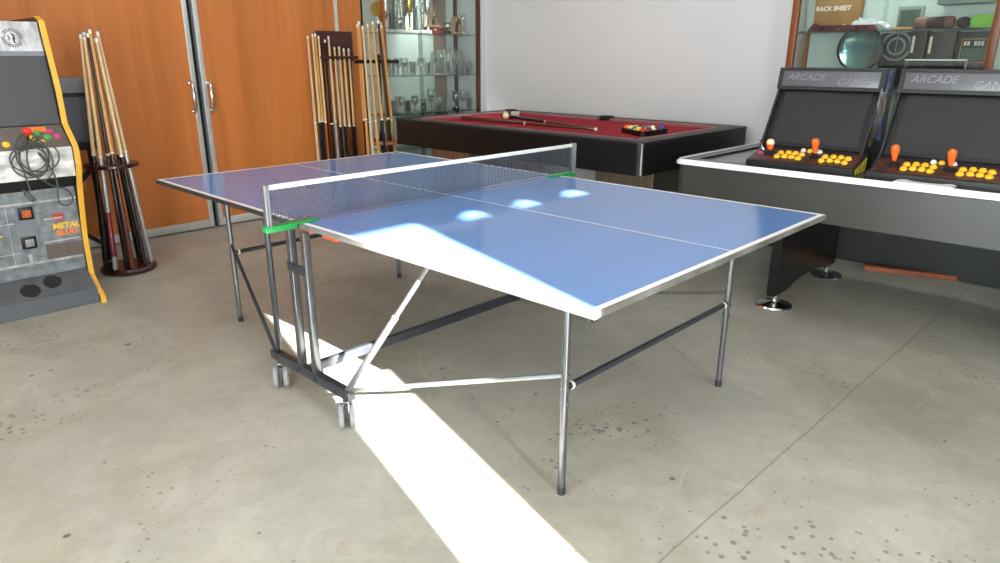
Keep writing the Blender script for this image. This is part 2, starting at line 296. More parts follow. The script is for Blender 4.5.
# ------------------------------------------------------------------ mesh builder
class MB:
    def __init__(s): s.bm = bmesh.new(); s.mi = 0
    def _new(s, faces):
        for f in faces: f.material_index = s.mi
    def m(s, i): s.mi = i; return s
    def box(s, x0, x1, y0, y1, z0, z1, bev=0.0, seg=2):
        v = [s.bm.verts.new((x, y, z)) for x in (x0, x1) for y in (y0, y1) for z in (z0, z1)]
        q = [(0, 1, 3, 2), (4, 6, 7, 5), (0, 4, 5, 1), (2, 3, 7, 6), (0, 2, 6, 4), (1, 5, 7, 3)]
        fs = [s.bm.faces.new([v[i] for i in f]) for f in q]; s._new(fs)
        if bev:
            es = list({e for f in fs for e in f.edges})
            r = bmesh.ops.bevel(s.bm, geom=es, offset=bev, segments=seg, affect='EDGES', profile=0.5); s._new(r['faces'])
        return s
    def prism(s, pts, axis, a, b, bev=0.0, seg=2):
        """extrude a 2-D outline along an axis; pts are the two other coordinates in x,y,z order"""
        def P(p, t):
            c = list(p); c.insert(axis, t); return c
        v0 = [s.bm.verts.new(P(p, a)) for p in pts]; v1 = [s.bm.verts.new(P(p, b)) for p in pts]
        n = len(pts); fs = [s.bm.faces.new(v0), s.bm.faces.new(v1[::-1])]
        for i in range(n): fs.append(s.bm.faces.new([v0[i], v1[i], v1[(i + 1) % n], v0[(i + 1) % n]]))
        s._new(fs)
        if bev:
            es = list({e for f in fs[:2] for e in f.edges})
            r = bmesh.ops.bevel(s.bm, geom=es, offset=bev, segments=seg, affect='EDGES'); s._new(r['faces'])
        return s
    def tube(s, pts, r, n=10, square=False, cap=True):
        pts = [Vector(p) for p in pts]; rings = []; k = 4 if square else n
        rs = r if isinstance(r, (list, tuple)) else [r] * len(pts)
        up = None
        for i, p in enumerate(pts):
            t = (pts[min(i + 1, len(pts) - 1)] - pts[max(i - 1, 0)]).normalized()
            if up is None:
                up = Vector((0, 0, 1)) if abs(t.z) < 0.95 else Vector((1, 0, 0))
            a = t.cross(up).normalized(); b = a.cross(t).normalized(); up = b
            off = PI / 4 if square else 0; rr = rs[i] * (1.41421 if square else 1)
            rings.append([s.bm.verts.new(p + a * math.cos(2 * PI * j / k + off) * rr + b * math.sin(2 * PI * j / k + off) * rr) for j in range(k)])
        fs = []
        for i in range(len(rings) - 1):
            for j in range(k): fs.append(s.bm.faces.new([rings[i][j], rings[i][(j + 1) % k], rings[i + 1][(j + 1) % k], rings[i + 1][j]]))
        if cap: fs += [s.bm.faces.new(rings[0][::-1]), s.bm.faces.new(rings[-1])]
        s._new(fs); return s
    def lathe(s, prof, n=24, c=(0, 0, 0), mtx=None):
        rings = []; fs = []
        for r, z in prof:
            if r < 1e-6: rings.append([s.bm.verts.new((c[0], c[1], c[2] + z))])
            else: rings.append([s.bm.verts.new((c[0] + r * math.cos(2 * PI * j / n), c[1] + r * math.sin(2 * PI * j / n), c[2] + z)) for j in range(n)])
        for a, b in zip(rings, rings[1:]):
            for j in range(n):
                j2 = (j + 1) % n
                if len(a) == 1 and len(b) == 1: continue
                if len(a) == 1: fs.append(s.bm.faces.new([a[0], b[j2], b[j]]))
                elif len(b) == 1: fs.append(s.bm.faces.new([a[j], a[j2], b[0]]))
                else: fs.append(s.bm.faces.new([a[j], a[j2], b[j2], b[j]]))
        s._new(fs)
        if mtx is not None: bmesh.ops.transform(s.bm, matrix=mtx, verts=[v for r in rings for v in r])
        return s
    def sphere(s, c, r, n=16, sc=(1, 1, 1)):
        prof = [(r * math.sin(PI * i / (n // 2)), -r * math.cos(PI * i / (n // 2))) for i in range(n // 2 + 1)]
        prof[0] = (0, -r); prof[-1] = (0, r)
        return s.lathe(prof, n, (0, 0, 0), Matrix.Translation(c) @ Matrix.Diagonal((*sc, 1)))
    def build(s, name, mats, parent=None, loc=None, rot=None, smooth=35):
        bmesh.ops.recalc_face_normals(s.bm, faces=s.bm.faces[:])
        me = bpy.data.meshes.new(name); s.bm.to_mesh(me); s.bm.free()
        for m in (mats if isinstance(mats, (list, tuple)) else [mats]): me.materials.append(M[m] if isinstance(m, str) else m)
        if smooth:
            me.polygons.foreach_set('use_smooth', [True] * len(me.polygons))
            me.set_sharp_from_angle(angle=math.radians(smooth))
        o = bpy.data.objects.new(name, me); C.objects.link(o)
        if parent is not None: o.parent = parent
        if loc is not None: o.location = loc
        if rot is not None: o.rotation_euler = rot
        return o

def tag(o, label, cat, group=None, kind=None):
    o['label'] = label; o['category'] = cat
    if group: o['group'] = group
    if kind: o['kind'] = kind
    return o
def thing(name, label, cat, loc=(0, 0, 0), group=None):
    o = bpy.data.objects.new(name, None); C.objects.link(o); o.location = loc; o.empty_display_size = 0.1
    return tag(o, label, cat, group)
def struct(o): o['kind'] = 'structure'; return o
def copy_tree(o, parent=None):
    c = o.copy(); C.objects.link(c)
    if parent is not None: c.parent = parent
    for ch in list(o.children): copy_tree(ch, c)
    return c
def text_mesh(name, body, size, m, parent, mtx, depth=0.001, shear=0.0, align='CENTER', bold=0.0):
    cu = bpy.data.curves.new(name, 'FONT'); cu.body = body; cu.size = size; cu.extrude = depth; cu.shear = shear
    cu.align_x = align; cu.align_y = 'CENTER'; cu.offset = bold
    t = bpy.data.objects.new(name + '_curve', cu); C.objects.link(t)
    dg = bpy.context.evaluated_depsgraph_get(); me = bpy.data.meshes.new_from_object(t.evaluated_get(dg))
    bpy.data.objects.remove(t); bpy.data.curves.remove(cu)
    me.materials.clear(); me.materials.append(M[m]); me.transform(mtx); me.name = name
    o = bpy.data.objects.new(name, me); C.objects.link(o)
    if parent is not None: o.parent = parent
    return o

# ------------------------------------------------------------------ the room
XL, XR, YF, YB, ZC = -3.35, 4.6, -4.2, 3.2, 3.15
struct(MB().box(XL - 0.1, XR + 0.15, YF - 0.15, YB + 0.1, -0.1, 0).build('floor', 'concrete'))
struct(MB().box(XL - 0.1, XR + 0.15, YF - 0.15, YB + 0.1, ZC, ZC + 0.1).build('ceiling', 'ceiling'))
struct(MB().box(XL, XR + 0.1, YB, YB + 0.1, 0, ZC).build('wall_back', 'white_paint'))
b = MB()                                            # wooden wall with the plain strip beyond the doors
b.box(XL - 0.1, XL, YF - 0.1, YB + 0.1, 0, ZC)
struct(b.build('wall_left', 'white_paint'))
struct(MB().box(XL, -3.285, 1.66, 1.9, 0, ZC).build('trim_1', 'door_wood'))
struct(MB().box(XL, -3.285, YF, -2.6, 0, ZC).build('trim_2', 'door_wood'))
struct(MB().box(XL, -2.965, 3.125, YB, 0, ZC).build('trim_3', 'white_paint'))
struct(MB().box(XL, -3.345, 0.28, 0.40, 0, ZC).build('trim_4', 'black_gap'))  # black sheet behind the gap between the sliding doors
def sliding_door(name, y0, y1, hy):
    d = struct(MB().box(XL + 0.005, -3.29, y0 + 0.036, y1 - 0.036, 0.075, ZC - 0.02).build(name, 'door_wood'))
    MB().box(XL + 0.005, -3.282, y0, y0 + 0.036, 0.012, ZC - 0.02, 0.003).build('door_stile', 'alu', d)
    MB().box(XL + 0.005, -3.282, y1 - 0.036, y1, 0.012, ZC - 0.02, 0.003).build('door_stile', 'alu', d)
    MB().box(XL + 0.005, -3.284, y0 + 0.036, y1 - 0.036, 0.012, 0.075, 0.003).build('bottom_rail', 'alu', d)
    h = MB(); x = -3.282
    h.tube([(x, hy, 0.945), (x + 0.035, hy, 0.945), (x + 0.048, hy, 0.962), (x + 0.048, hy, 1.14), (x + 0.035, hy, 1.157), (x, hy, 1.157)], 0.011, 10)
    for z in (0.945, 1.157): h.lathe([(0, 0), (0.016, 0), (0.016, 0.008), (0, 0.008)], 14, (0, 0, 0), Matrix.Translation((x, hy, z)) @ Matrix.Rotation(PI / 2, 4, 'Y'))
    h.build('handle', 'chrome', d)
    return d
sliding_door('door_1', -2.6, 0.318, 0.268)
sliding_door('door_2', 0.362, 1.655, 0.408)

# wall behind the camera, with two unseen windows added for fill light
def wall_with_added_windows():
    b = MB(); xs = [XL, 0.55, 2.25, 2.55, 4.25, XR + 0.1]
    b.box(XL, XR + 0.1, YF - 0.1, YF, 0, 0.1); b.box(XL, XR + 0.1, YF - 0.1, YF, 2.4, ZC)
    for a, c in ((xs[0], xs[1]), (xs[2], xs[3]), (xs[4], xs[5])): b.box(a, c, YF - 0.1, YF, 0.1, 2.4)
    struct(b.build('wall_front', 'white_paint'))
    for i, (a, c) in enumerate(((0.55, 2.25), (2.55, 4.25))):
        w = MB()
        w.box(a, c, YF - 0.08, YF - 0.02, 0.1, 0.15); w.box(a, c, YF - 0.08, YF - 0.02, 2.35, 2.4)
        for x in (a, (a + c) / 2 - 0.025, c - 0.05): w.box(x, x + 0.05, YF - 0.08, YF - 0.02, 0.15, 2.35)
        o = struct(w.build('window_%d' % (i + 1), 'alu'))
        p = MB(); p.box(a + 0.05, (a + c) / 2 - 0.025, YF - 0.055, YF - 0.049, 0.15, 2.35); p.box((a + c) / 2 + 0.025, c - 0.05, YF - 0.055, YF - 0.049, 0.15, 2.35)
        p.build('pane', 'pane', o)
wall_with_added_windows()
# wall at the right with an unseen sliding door added ajar: its gap and three cut vents shape the sun patches
Y0, Y1, ZT = -1.94, -1.625, 3.022
b = MB()
b.box(XR, XR + 0.1, YF - 0.1, Y0, 0, ZC); b.box(XR, XR + 0.1, -0.4, YB + 0.1, 0, ZC)
b.box(XR, XR + 0.1, Y0, -0.4, ZT + 0.012, ZC)
struct(b.build('wall_right', 'white_paint'))
leaf = MB(); ZV = 2.948
VT = [(-1.475, -1.305, -1.325), (-1.165, -0.995, -1.015), (-0.855, -0.665, -0.685)]   # three triangular vents cut to place the sun spots: base from, base to, apex
leaf.box(XR + 0.01, XR + 0.03, Y1, -0.4, 0.0, ZV)
lo, hi = Y1, Y1
for y0_, y1_, ya_ in VT:
    leaf.prism([(lo, ZV), (y0_, ZV), (ya_, ZT), (hi, ZT)], 0, XR + 0.01, XR + 0.03); lo, hi = y1_, ya_ + 0.012
leaf.prism([(lo, ZV), (-0.4, ZV), (-0.4, ZT), (hi, ZT)], 0, XR + 0.01, XR + 0.03)
leaf.box(XR + 0.01, XR + 0.03, Y1, -0.4, ZT, ZT + 0.012)
struct(leaf.build('door_3', 'alu'))
# ceiling battens added as fill light
for i, (x, y) in enumerate(FILL_BATTENS):
    t = thing('ceiling_light', 'white ceiling batten light, ' + ['above the cue stand by the left arcade machine', 'nearest the door left ajar', 'above the trophy case end of the pool table', 'above the right hand arcade machines'][i], 'light', (x, y, ZC - 0.1), 'ceiling battens')
    MB().box(-0.75, 0.75, -0.08, 0.08, 0.04, 0.1, 0.01).build('housing', 'white_line', t)
    MB().box(-0.72, 0.72, -0.06, 0.06, 0.0, 0.04, 0.012).build('diffuser', 'lamp', t)

# ------------------------------------------------------------------ table tennis table
T = thing('table_tennis_table', 'blue folding table tennis table with white lines, in the middle of the floor', 'table')
L, WD, ZT_ = 1.370, 0.768, 0.76
def half(sx):
    b = MB(); bm = b.bm; g = 0.006
    xs = [g, L - 0.024, L - 0.004] if sx > 0 else [-L + 0.004, -L + 0.024, -g]
    xs = sorted(set(xs)); ys = [-WD + 0.004, -WD + 0.024, -0.0025, 0.0025, WD - 0.024, WD - 0.004]
    vt = [[bm.verts.new((x, y, ZT_)) for y in ys] for x in xs]
    for i in range(len(xs) - 1):
        for j in range(len(ys) - 1):
            f = bm.faces.new([vt[i][j], vt[i + 1][j], vt[i + 1][j + 1], vt[i][j + 1]])
            white = j in (0, 2, 4) or (i == (1 if sx > 0 else 0))
            f.material_index = 1 if white else 0
    b.m(2); b.box(min(xs), max(xs), ys[0], ys[-1], ZT_ - 0.018, ZT_ - 0.0005)
    top = b.build('tabletop', ['table_blue', 'white_line', 'under'], T, smooth=0)
    a = MB(); x0, x1 = (g, L) if sx > 0 else (-L, -g)
    for y in (-1, 1): a.box(x0, x1, min(y * WD, y * (WD - 0.004)), max(y * WD, y * (WD - 0.004)), ZT_ - 0.019, ZT_ - 0.001)
    xe = L * sx; a.box(min(xe, xe - 0.004 * sx), max(xe, xe - 0.004 * sx), -WD + 0.004, WD - 0.004, ZT_ - 0.019, ZT_ - 0.001)
    for y in (-1, 1): a.box(min(0.05 * sx, 1.1 * sx), max(0.05 * sx, 1.1 * sx), y * 0.70 - 0.012, y * 0.70 + 0.012, ZT_ - 0.045, ZT_ - 0.02)
    xi = 1.107 * sx; a.box(xi - 0.012, xi + 0.012, -0.70, 0.70, ZT_ - 0.045, ZT_ - 0.02)
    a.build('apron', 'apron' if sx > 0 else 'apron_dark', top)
half(1); half(-1)
LX, LY = 1.107, 0.537
for sx in (1, -1):
    for sy in (1, -1):
        lg = MB(); x, y = LX * sx, LY * sy
        lg.tube([(x, y, 0.03), (x, y, 0.735)], 0.0125, 14)
        for z in (0.375, 0.425, 0.33): lg.tube([(x - 0.016, y, z), (x + 0.016, y, z)], 0.006, 8)
        leg = lg.build('leg', 'steel', T)
        MB().lathe([(0, 0), (0.013, 0), (0.014, 0.004), (0.0135, 0.03), (0, 0.03)], 14, (x, y, 0)).build('rubber_foot', 'steel_dark', leg)
    cb = MB().tube([(LX * sx, -LY + 0.012, 0.38), (LX * sx, LY - 0.012, 0.38)], 0.0115, 4 if False else 12).build('cross_bar', 'steel_dark', T)
    for sy in (1, -1): MB().lathe([(0, 0), (0.012, 0.001), (0.014, 0.008), (0.009, 0.014), (0, 0.015)], 12, (0, 0, 0), Matrix.Translation((LX * sx, sy * (LY - 0.04), 0.38)) @ Matrix.Rotation(-PI / 2 * sy, 4, 'X')).build('white_cap', 'ivory', cb)
YC = 0.775
for sy in (-1, 1):
    y = YC * sy
    bb = MB().box(-0.29, 0.29, y - 0.017, y + 0.017, 0.125, 0.165, 0.003)
    for x in (-0.24, -0.06, 0.06, 0.24):
        bb.lathe([(0, 0), (0.009, 0), (0.009, 0.006), (0, 0.008)], 10, (0, 0, 0), Matrix.Translation((x, y + 0.017 * sy, 0.145)) @ Matrix.Rotation(-PI / 2 * sy, 4, 'X'))
    bb.build('base_beam', 'steel_dark', T)
    for sx, xu in ((-1, -0.052), (1, 0.052)):
        up = MB().box(xu - 0.014, xu + 0.014, y - 0.014, y + 0.014, 0.15, 0.735, 0.002)
        up.build('upright', 'steel', T)
        MB().box(xu - 0.03 if sx < 0 else xu + 0.005, xu + 0.02 if sx < 0 else xu + 0.10, min(y - 0.07 * sy, y - 0.11 * sy), max(y - 0.07 * sy, y - 0.11 * sy), 0.70, 0.72, 0.004).build('hinge_block', 'orange_plastic', T)
    MB().box(-0.066, 0.066, min(y + 0.014 * sy, y + 0.019 * sy), max(y + 0.014 * sy, y + 0.019 * sy), 0.567, 0.605, 0.002).build('cross_plate', 'steel_dark', T)
    for sx in (-1, 1):
        xw = 0.245 * sx
        fk = MB(); fk.tube([(xw, y, 0.125), (xw, y, 0.10)], 0.012, 10)
        fk.box(xw - 0.02, xw + 0.02, y - 0.012, y + 0.012, 0.102, 0.115, 0.003)
        fk.tube([(xw, y - 0.035, 0.05), (xw, y + 0.035, 0.05)], 0.006, 8); fk.box(xw - 0.012, xw + 0.012, y - 0.008, y + 0.008, 0.045, 0.09)
        cs = fk.build('castor', 'steel', T); bmt = Matrix.Translation((xw, y, 0)) @ Matrix.Rotation(math.radians(-32), 4, 'Z') @ Matrix.Translation((-xw, -y, 0)); cs.matrix_local = bmt
        for dy in (-0.021, 0.021):
            MB().lathe([(0, -0.008), (0.02, -0.008), (0.03, -0.011), (0.046, -0.010), (0.05, -0.006), (0.05, 0.006), (0.046, 0.010), (0.03, 0.011), (0.02, 0.008), (0, 0.008)], 24, (0, 0, 0), Matrix.Translation((xw, y + dy, 0.05)) @ Matrix.Rotation(PI / 2, 4, 'X')).build('wheel', 'rubber', cs)
    # stays down to the legs
    for sx in (-1, 1):
        st = MB(); p0 = Vector((0.275 * sx, y + 0.0 * sy, 0.165)); p1 = Vector((LX * sx, LY * sy, 0.425))
        st.tube([p0, p1], 0.0085, 8)
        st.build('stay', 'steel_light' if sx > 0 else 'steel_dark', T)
    # folding struts
    s1 = MB(); a = Vector((0.27, y, 0.165)); c = Vector((0.70, 0.72 * sy, 0.735)); mid = a.lerp(c, 0.62)
    s1.tube([a + Vector((-0.02, 0, -0.02)), a, mid], 0.0125, 12); s1.tube([mid - (c - a) * 0.03, c], 0.009, 12)
    s1.build('folding_strut', 'steel_light', T)
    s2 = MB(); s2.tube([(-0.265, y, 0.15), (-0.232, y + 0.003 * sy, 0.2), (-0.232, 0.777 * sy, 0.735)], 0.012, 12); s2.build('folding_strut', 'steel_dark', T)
MB().box(-0.012, 0.012, -YC + 0.017, YC - 0.017, 0.145, 0.185, 0.003).build('centre_bar', 'steel_dark', T)

# net: a thing of its own, clamped on
N = thing('table_tennis_net', 'dark mesh table tennis net with white top tape, clamped across the blue table', 'net', (0, 0, 0.76))
b = MB(); r = 0.0009; yn = 0.885
for i in range(178):
    y = -yn + 2 * yn * i / 177; b.box(-r, r, y - r, y + r, 0.012, 0.145)
for k in range(13):
    z = 0.014 + k * 0.0103; b.box(-r, r, -yn, yn, z - r, z + r)
b.build('mesh', 'net', N, smooth=0)
MB().box(-0.004, 0.004, -yn, yn, 0.137, 0.155, 0.002).build('top_tape', 'net_tape', N)
for sy in (-1, 1):
    p = MB(); y = yn * sy
    p.box(-0.011, 0.011, y - 0.011, y + 0.011, -0.01, 0.158, 0.002)
    p.box(-0.022, 0.022, y - 0.004, y + 0.004, 0.0, 0.158, 0.0015)
    post = p.build('net_post', 'steel_light', N)
    g = MB(); g.prism([(-0.016, sy * 0.905), (0.016, sy * 0.905), (0.028, sy * 0.74), (0.006, sy * 0.68), (-0.006, sy * 0.68), (-0.028, sy * 0.74)], 2, 0.0005, 0.007, 0.0015)
    g.box(-0.016, 0.016, min(sy * 0.905, sy * 0.78), max(sy * 0.905, sy * 0.78), -0.016, 0.0, 0.003)
    g.build('clamp', 'green', N)

# ------------------------------------------------------------------ pool cues
def cue_parts(root, butt, shaft, wrap=None, length=1.47, full=False):
    R0, R1 = 0.016, 0.0085
    def rad(z): return R0 + (R1 - R0) * z / length
    zj = length * 0.5
    b = MB(); b.lathe([(0, 0), (rad(0) * 0.8, 0), (rad(0), 0.008), (rad(zj), zj), (0, zj)], 10); b.build('butt', butt, root)
    s = MB(); s.lathe([(0, zj + 0.012), (rad(zj), zj + 0.012), (R1, length - 0.03), (0, length - 0.03)], 10); s.build('shaft', shaft, root)
    c = MB(); c.lathe([(0, zj), (rad(zj) + 0.0006, zj), (rad(zj) + 0.0006, zj + 0.012), (0, zj + 0.012)], 10); c.build('joint_collar', 'ivory', root)
    f = MB(); f.lathe([(0, length - 0.03), (R1, length - 0.03), (R1, length - 0.006), (0, length - 0.006)], 10); f.build('ferrule', 'ivory', root)
    t = MB(); t.lathe([(0, length - 0.006), (R1, length - 0.006), (R1 * 0.7, length), (0, length)], 10); t.build('tip', 'tip_blue', root)
    if wrap:
        w = MB(); w.lathe([(rad(0.30) + 0.001, 0.09), (rad(0.1) + 0.001, 0.095), (rad(0.38) + 0.001, 0.38), (rad(0.38), 0.384)], 10); w.build('wrap', wrap, root)
KINDS = {'black': ('butt_black', 'maple', None), 'burgundy': ('silver', 'maple', 'burgundy'), 'honey': ('honey', 'honey', None), 'orange': ('butt_orange', 'maple', None),
         'brown': ('butt_brown', 'maple', None), 'ash': ('ash', 'ash', None), 'dark': ('butt_black', 'butt_black', None), 'blackhoney': ('butt_black', 'honey', None), 'brownhoney': ('butt_brown', 'honey', None), 'silver': ('silver', 'ash', None)}
PROTO = {}
def cue(kind, base, tip, label, group):
    base = Vector(base); d = (Vector(tip) - base).normalized()
    if kind not in PROTO:
        o = thing('pool_cue', label, 'pool cue', base, group); cue_parts(o, KINDS[kind][0], KINDS[kind][1], KINDS[kind][2]); PROTO[kind] = o
    else:
        o = copy_tree(PROTO[kind]); tag(o, label, 'pool cue', group); o.location = base
    o.rotation_mode = 'QUATERNION'; o.rotation_quaternion = Vector((0, 0, 1)).rotation_difference(d)
    o.scale = (1, 1, random.uniform(0.965, 1.02))
    return o

# left cue stand
RX, RY = -2.53, -0.61
R = thing('cue_stand', 'round dark mahogany floor stand for pool cues between arcade machine and wood doors', 'cue rack', (RX, RY, 0))
MB().lathe([(0, 0.0), (0.155, 0.0), (0.168, 0.01), (0.17, 0.025), (0.16, 0.038), (0, 0.04)], 36).build('base_disc', 'mahogany', R)
b = MB(); b.lathe([(0.03, 0.685), (0.148, 0.685), (0.158, 0.692), (0.158, 0.705), (0.148, 0.712), (0.03, 0.712)], 36); b.build('top_disc', 'mahogany', R)
b = MB(); b.lathe([(0, 0.04), (0.03, 0.04), (0.02, 0.08), (0.028, 0.14), (0.016, 0.2), (0.014, 0.36), (0.024, 0.4), (0.014, 0.44), (0.016, 0.6), (0.03, 0.68), (0.03, 0.712), (0.012, 0.73), (0.018, 0.75), (0, 0.765)], 16); b.build('centre_post', 'mahogany', R)
va = math.radians(-16.6)
LEFT = [('black', -78, 'black butted pool cue at the left rim of the round stand, beside the arcade'),
        ('burgundy', -36, 'pool cue with silver and burgundy grip in the front of the round stand'),
        ('brownhoney', 8, 'honey coloured pool cue with brown butt, front right of the round stand'),
        ('black', 44, 'black butted pool cue next to the honey one in the round stand'),
        ('silver', 82, 'pool cue with pale silver butt at the right rim of the round stand'),
        ('dark', -8, 'all black pool cue just behind the burgundy grip in the round stand'),
        ('black', 150, 'black butted pool cue at the back of the round stand, by the door'),
        ('blackhoney', 215, 'honey shafted pool cue at the far left of the round stand')]
for k, (kd, ang, lab) in enumerate(LEFT):
    a = va + math.radians(ang); rb = 0.135 if k != 5 else 0.09; rt = 0.045
    top = 1.38 if kd == 'dark' else 1.0
    cue(kd, (RX + rb * math.cos(a), RY + rb * math.sin(a), 0.042), (RX + rt * math.cos(a), RY + rt * math.sin(a), 1.5 if kd != 'dark' else 1.5), lab, 'cues in the round stand')

# wall rack of cues on the wood wall
K = thing('wall_cue_rack', 'dark wooden cue rack standing against the wood wall left of the trophy case', 'cue rack', (-3.285, 1.56, 0))
b = MB(); b.box(0.0, 0.018, -0.15, 0.22, 1.40, 1.57, 0.004); b.build('back_board', 'rack_wood', K)
b = MB(); b.box(0.018, 0.10, -0.16, 0.22, 1.335, 1.36, 0.003); b.box(0.0, 0.018, -0.15, 0.22, 1.32, 1.40); b.build('holder_rail', 'rack_wood', K)
b = MB(); b.box(0.0, 0.15, -0.30, 0.23, 0.0, 0.05, 0.005); b.build('floor_tray', 'rack_wood', K)
b = MB(); b.box(0.0, 0.012, -0.13, -0.09, 0.05, 1.33); b.box(0.0, 0.012, 0.16, 0.20, 0.05, 1.33); b.build('side_rail', 'rack_wood', K)
WALLC = [(310, 1.53, 'ash', 'pale wooden cue standing alone at the left end of the wall cue rack'),
         (315, 1.545, 'black', 'black butted cue, second from the left in the wall cue rack'),
         (317.8, 1.55, 'blackhoney', 'honey shafted cue with black butt, third from the left in the wall cue rack'),
         (321, 1.53, 'orange', 'cue with an orange butt in the left group of the wall cue rack'),
         (325.5, 1.50, 'dark', 'all black cue in front of the left end of the rack board'),
         (329.5, 1.53, 'silver', 'grey cue with silver butt against the rack board'),
         (337, 1.44, 'black', 'short black butted cue, leftmost of the four below the board'),
         (342, 1.445, 'black', 'black butted cue, second of the four below the rack board'),
         (347, 1.43, 'brown', 'brown butted cue, third of the four below the rack board'),
         (352.3, 1.43, 'black', 'black butted cue, rightmost of the four below the rack board')]
for k, (px, zt, kd, lab) in enumerate(WALLC):
    y = 1.30 + (px - 310) * 0.0096; x = -3.285 + (0.055 if k not in (4, 5) else 0.085)
    z0 = 0.05; o = cue(kd, (x + 0.03, y - 0.004, z0), (x, y, zt), lab, 'cues in the wall rack')
    o.scale = (1, 1, (zt - z0) / 1.47)

# round corner stand of cues in front of the trophy case
R2X, R2Y = -2.74, 1.67
Q = thing('cue_stand', 'tall cue stand with tan ring and black cross bar before the trophy case', 'cue rack', (R2X, R2Y, 0))
MB().lathe([(0, 0), (0.2, 0), (0.21, 0.012), (0.2, 0.03), (0, 0.035)], 32).build('base_disc', 'ring_wood', Q)
b = MB(); prof = [(0.115, 0.625), (0.14, 0.622), (0.147, 0.635), (0.14, 0.655), (0.115, 0.652), (0.115, 0.625)]; b.lathe(prof, 32); b.build('ring', 'ring_wood', Q)
b = MB(); b.box(-0.13, 0.13, -0.02, 0.02, 0.628, 0.65); b.box(-0.02, 0.02, -0.13, 0.13, 0.628, 0.65); b.build('ring_spokes', 'ring_wood', Q)
b = MB(); b.lathe([(0, 0.035), (0.022, 0.035), (0.014, 0.1), (0.02, 0.3), (0.013, 0.55), (0.026, 0.62), (0.026, 0.7), (0.013, 0.75), (0.013, 1.34), (0.02, 1.36), (0, 1.38)], 14); b.build('centre_post', 'black_satin', Q)
b = MB(); b.box(-0.018, 0.018, -0.24, 0.21, 1.30, 1.33, 0.004); b.build('cross_bar', 'black_satin', Q)
ST2 = [(-150, 'honey'), (-120, 'blackhoney'), (-95, 'honey'), (-70, 'ash'), (-45, 'honey'), (-20, 'blackhoney'), (10, 'dark'), (40, 'honey'), (70, 'honey'), (100, 'brownhoney')]
seen = sorted(range(len(ST2)), key=lambda q: 0.72 * math.cos(math.radians(ST2[q][0])) + 0.69 * math.sin(math.radians(ST2[q][0])))
for k, (ang, kd) in enumerate(ST2):
    a = math.radians(ang); rb = 0.14; rt = 0.10
    zt = 1.6 + 0.02 * ((k * 7) % 3) + (0.05 if kd == 'dark' else 0)
    bx_, by_ = R2X + rb * math.cos(a), R2Y + rb * math.sin(a); tx, ty = R2X + rt * math.cos(a), R2Y - 0.075 + rt * math.sin(a)
    o = cue(kd, (bx_, by_, 0.034), (tx, ty, zt), '%s cue in the tan ringed stand, %s counted from the left' % ({'honey': 'plain honey coloured', 'blackhoney': 'black butted honey', 'ash': 'pale ash', 'dark': 'tall all black', 'brownhoney': 'brown butted honey'}[kd], ['first', 'second', 'third', 'fourth', 'fifth', 'sixth', 'seventh', 'eighth', 'ninth', 'tenth'][seen.index(k)]), 'cues in the tan ringed stand')
    o.scale = (1, 1, (zt - 0.034) / 1.47)

# ------------------------------------------------------------------ trophy case on the wood wall
TX0, TX1, TY0, TY1 = -3.345, -2.97, 1.905, 3.12
TC = thing('trophy_case', 'tall glass fronted trophy case with brown wooden posts in the corner', 'display case', (TX0, TY0, 0))
dx, dy = TX1 - TX0, TY1 - TY0; ZTOP = 2.4
for (x, y, mm) in ((0, 0, 'case_wood_dark'), (dx - 0.035, 0, 'case_wood'), (0, dy - 0.035, 'case_wood_dark'), (dx - 0.035, dy - 0.035, 'case_wood_dark')):
    MB().box(x, x + 0.035, y, y + 0.035, 0, ZTOP, 0.003).build('post', mm, TC)
b = MB(); b.box(0.002, 0.012, 0.035, dy - 0.035, 0.12, ZTOP - 0.04); b.build('back_panel', 'case_back', TC)
b = MB(); b.box(0.014, 0.03, 0.70, 0.74, 0.12, ZTOP - 0.04); b.build('back_divider', 'divider_grey', TC)
b = MB(); b.box(0.014, 0.02, 0.90, 1.07, 0.7, ZTOP - 0.04); b.build('back_board', 'divider_brown', TC)
MB().box(0, dx, 0, dy, 0, 0.12, 0.004).build('plinth', 'case_wood_dark', TC) if False else MB().box(0.036, dx - 0.036, 0.036, dy - 0.036, 0, 0.12).build('plinth', 'case_wood_dark', TC)
MB().box(-0.0, dx + 0.01, -0.01, dy, ZTOP, ZTOP + 0.05, 0.004).build('top_board', 'case_wood', TC)
MB().box(dx - 0.012, dx - 0.007, 0.035, dy - 0.035, 0.12, ZTOP).build('front_pane', 'pane', TC)
MB().box(0.036, dx - 0.036, 0.007, 0.012, 0.12, ZTOP).build('side_pane', 'pane', TC)
SH = (0.5, 0.835, 1.185, 1.565, 2.0)
for z in SH:
    MB().box(0.032, dx - 0.02, 0.02, dy - 0.02, z - 0.008, z, 0.001).build('shelf', 'shelf_glass', TC)

